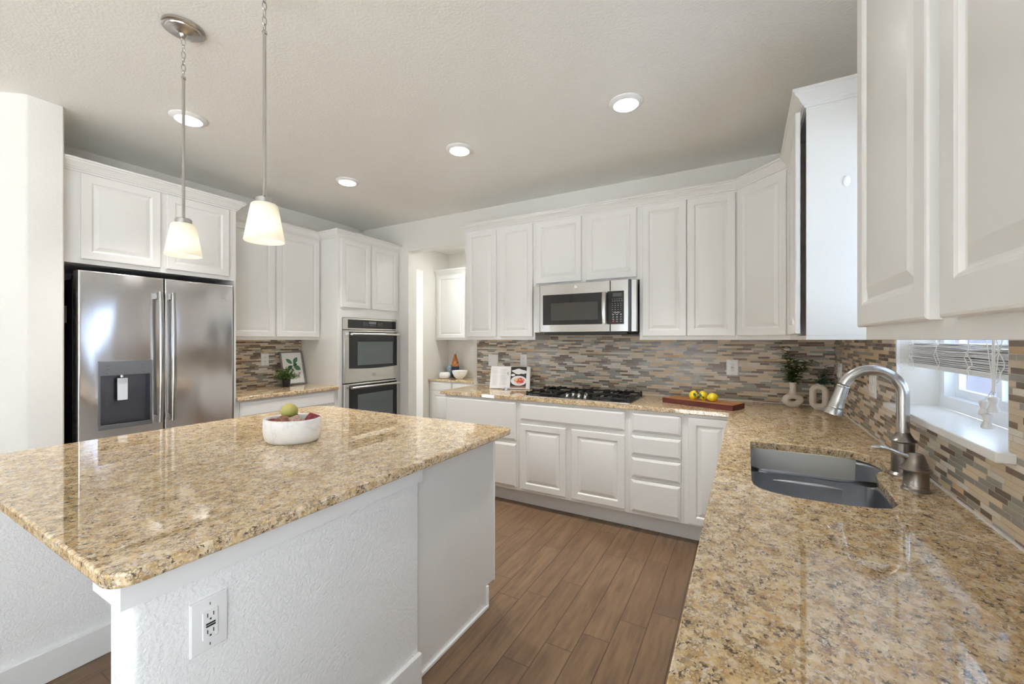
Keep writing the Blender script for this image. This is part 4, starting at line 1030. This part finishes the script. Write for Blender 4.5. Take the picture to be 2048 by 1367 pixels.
for k in range(8):
    a, b = .178 + .135 * k / 8, .178 + .135 * (k + 1) / 8
    curved_patch(m, [(a, .012), (b, .012), (b, .03), (a, .03)], 1, .0006); curved_patch(m, [(a, .03), (b, .03), (b, .217), (a, .217)], 0 if k != 1 else 0, .0006)
def blob(cx, cz, rx, rz, mi, off, n=24, wob=0, sd=0, xmax=.314):
    for q in range(3):
        pass
    pts = [(min(xmax, cx + rx * (1 + wob * math.sin(3 * a + sd)) * math.cos(a)), cz + rz * (1 + wob * math.cos(4 * a + sd)) * math.sin(a)) for a in [2 * PI * i / n for i in range(n)]]
    curved_patch_fan(pts, (min(cx, xmax - .001), cz), mi, off)
def curved_patch_fan(pts, c, mi, off):
    def P(x, z): t = min(1, max(0, (x - .17) / .17)); return TB @ Vector((x, pz(t) - off, z))
    mid = [((x + c[0]) / 2, (z + c[1]) / 2) for x, z in pts]; n = len(pts)
    vs = [P(*c)] + [P(*p) for p in mid] + [P(*p) for p in pts]; fs = []
    for i in range(n): j = (i + 1) % n; fs += [(0, 1 + i, 1 + j), (1 + i, 1 + n + i, 1 + n + j, 1 + j)]
    m.add(vs, fs, mi)
blob(.245, .17, .055, .024, 2, .0012, wob=.2); blob(.29, .165, .03, .017, 2, .0013, wob=.15, sd=1); blob(.2, .135, .018, .012, 2, .0013)
blob(.25, .08, .068, .048, 2, .0016); blob(.255, .08, .045, .03, 4, .002, wob=.1); blob(.268, .085, .026, .022, 3, .0024, wob=.2); blob(.245, .072, .012, .01, 3, .0026, wob=.2); blob(.28, .07, .012, .012, 3, .0026, wob=.2, sd=2); blob(.23, .09, .012, .008, 5, .0026, wob=.2)
blob(.262, .088, .007, .006, 5, .0028); blob(.282, .09, .007, .005, 4, .0028)
m.build('photo_page', [MPHOTO, MPHOTOB, MPHOTOW, MPHOTOR, MPHOTOO, simple('photo_yellow', srgb(236, 206, 130), .3)], bk, smooth=False)
bs = thing('book_stand', 'small low metal easel foot holding the open cookbook upright', 'book stand', (-2.02, 3.375, .914), R(17))
m = M(); m.box(.0, .10, -.022, .0, .010, .013); m.box(0, .10, -.025, -.022, .010, .022); m.build('ledge', MNICKEL, bs, bevel=.001)
m = M(); m.box(.04, .06, -.02, .10, 0, .008); m.tube([(.05, .095, .004), (.05, .06, .16)], .003, 8); m.build('prop', MNICKEL, bs)

# ------------------------------------------------------------------ framed print and potted plant (left worktop)
fp = thing('framed_print', 'grey framed botanical print with the handwritten word basil', 'picture frame', (-4.115, 2.665, .916), R(90))
tilt = Matrix.Rotation(R(-13), 4, 'X')
FWD, FH = .245, .35
m = M()
for b in ((-FWD / 2, FWD / 2, 0, .014), (-FWD / 2, FWD / 2, FH - .014, FH), (-FWD / 2, -FWD / 2 + .014, 0, FH), (FWD / 2 - .014, FWD / 2, 0, FH)): m.box(b[0], b[1], -.012, .008, b[2], b[3], T=tilt)
m.build('frame', MFRAME, fp, smooth=False)
m = M(); m.box(-FWD / 2 + .01, FWD / 2 - .01, -.004, .004, .01, FH - .01, T=tilt); m.build('print', MPAPER, fp, smooth=False)
m = M()
for (cx, cz, ang_, L, w, mi) in ((.01, .22, 52, .085, .022, 0), (.0, .22, 140, .085, .02, 0), (-.002, .20, 215, .075, .022, 1), (.012, .195, -30, .085, .026, 0), (.005, .2, 20, .05, .018, 1)):
    a = R(ang_); pts = []; n = 10; d = Vector((math.cos(a), 0, math.sin(a))); s = Vector((-math.sin(a), 0, math.cos(a)))
    c = Vector((cx, -.0046, cz))
    for k in range(n + 1): t = k / n; pts.append(c + d * L * t + s * w * math.sin(PI * t) ** .9)
    for k in range(n - 1, 0, -1): t = k / n; pts.append(c + d * L * t - s * w * math.sin(PI * t) ** .9)
    m.add([tilt @ p for p in pts], [tuple(range(len(pts)))], mi)
m.add([tilt @ Vector(p) for p in ((.004, -.0046, .2), (.007, -.0046, .2), (.012, -.0046, .135), (.010, -.0046, .135))], [(0, 1, 2, 3)], 1)
m.build('painted_leaves', [MLEAFP, MLEAFP2], fp, smooth=False)
fc_ = bpy.data.curves.new('basil_text', 'FONT'); fc_.body = 'basil'; fc_.size = .075; fc_.shear = .45; fc_.align_x = 'CENTER'; fc_.space_character = .92
to = bpy.data.objects.new('tmp_text', fc_); COL.objects.link(to); bpy.context.view_layer.update()
tm = bpy.data.meshes.new_from_object(to.evaluated_get(bpy.context.evaluated_depsgraph_get())); bpy.data.objects.remove(to)
tm.transform(tilt @ Matrix.Translation((.0, -.0048, .075)) @ Matrix.Rotation(R(90), 4, 'X')); tm.materials.append(MINK)
o = bpy.data.objects.new('lettering', tm); COL.objects.link(o); o.parent = fp
pp = thing('potted_plant', 'small bushy green plant in a black pot in front of the framed print', 'plant', (-4.0, 2.50, .914))
m = M(); m.lathe([(.03, 0), (.031, .002), (.038, .07), (.0385, .076), (.034, .076), (.033, .066), (.001, .065)], n=28); m.build('pot', MPOT, pp)
random.seed(21); m = M(); sm = M()
for k in range(60):
    a = random.uniform(0, 2 * PI); el = random.uniform(.15, 1.45); L = random.uniform(.085, .13)
    d = Vector((math.cos(a) * math.cos(el), math.sin(a) * math.cos(el), math.sin(el))); d.x *= 1.0
    b = Vector((0, 0, .065)); e = b + Vector((d.x * L, d.y * L, d.z * L * .95)); sm.tube([b, b.lerp(e, .5) + Vector((0, 0, .006)), e], .0012, 5)
    for j in range(5):
        p = b.lerp(e, .4 + .15 * j); aa = random.uniform(0, 2 * PI); dd = d + Vector((math.cos(aa), math.sin(aa), random.uniform(-.2, .6))) * .9
        leafmesh(m, p, dd, random.uniform(.022, .032), .0085, Vector((0, 0, 1)), .3, .2, random.choice((0, 0, 1)), 4)
fo = m.build('foliage', [MLEAF, simple('leaf_light', srgb(120, 148, 72), .45)], pp); sm.build('stems', MSTEM, fo)

# ------------------------------------------------------------------ pantry objects
PZ = .79
m = M(); m.lathe([(.05, 0), (.056, .004), (.09, .04), (.112, .085), (.12, .125), (.117, .127), (.105, .085), (.08, .04), (.02, .02)], n=40)
single(m, 'serving_bowl', MCERW, 'large white ceramic bowl on the pantry worktop', 'bowl', (-3.79, 5.10, PZ))
m = M(); m.lathe([(.05, 0), (.07, .004), (.085, .025), (.088, .05), (.08, .08), (.066, .095), (.062, .093), (.074, .07), (.078, .04), (.02, .015)], n=40)
single(m, 'small_bowl', MCERW, 'small rounded white bowl beside the larger one on the pantry worktop', 'bowl', (-4.045, 5.06, PZ))
tv = thing('glazed_vase', 'tall amber and navy glazed vase behind the white pantry bowls', 'vase', (-3.965, 5.22, PZ))
m = M(); m.lathe([(.035, 0), (.045, .01), (.055, .08), (.060, .15), (.058, .18)], n=28, cap1=False); m.build('lower_body', MNAVY, tv)
m = M(); m.lathe([(.058, .18), (.052, .24), (.036, .30), (.022, .33), (.018, .36), (.020, .365)], n=28, cap0=False); m.build('upper_body', MORANGE, tv)
m = M(); m.lathe([(.002, 0), (.006, .01), (.006, .02), (.03, .045), (.047, .08), (.048, .082), (.045, .082), (.028, .047), (.004, .025)], n=24); single(m, 'glass_dish', MCLEAR, 'clear flared glass standing in the mouth of the tall pantry vase', 'glass', (-3.965, 5.22, PZ + .345))
m = M(); m.lathe([(.03, 0), (.04, .01), (.045, .1), (.05, .16), (.035, .19), (.03, .2)], n=28)
single(m, 'blue_jar', MBLUEJ, 'light blue glazed jar behind the small white pantry bowl', 'jar', (-4.07, 5.22, PZ))
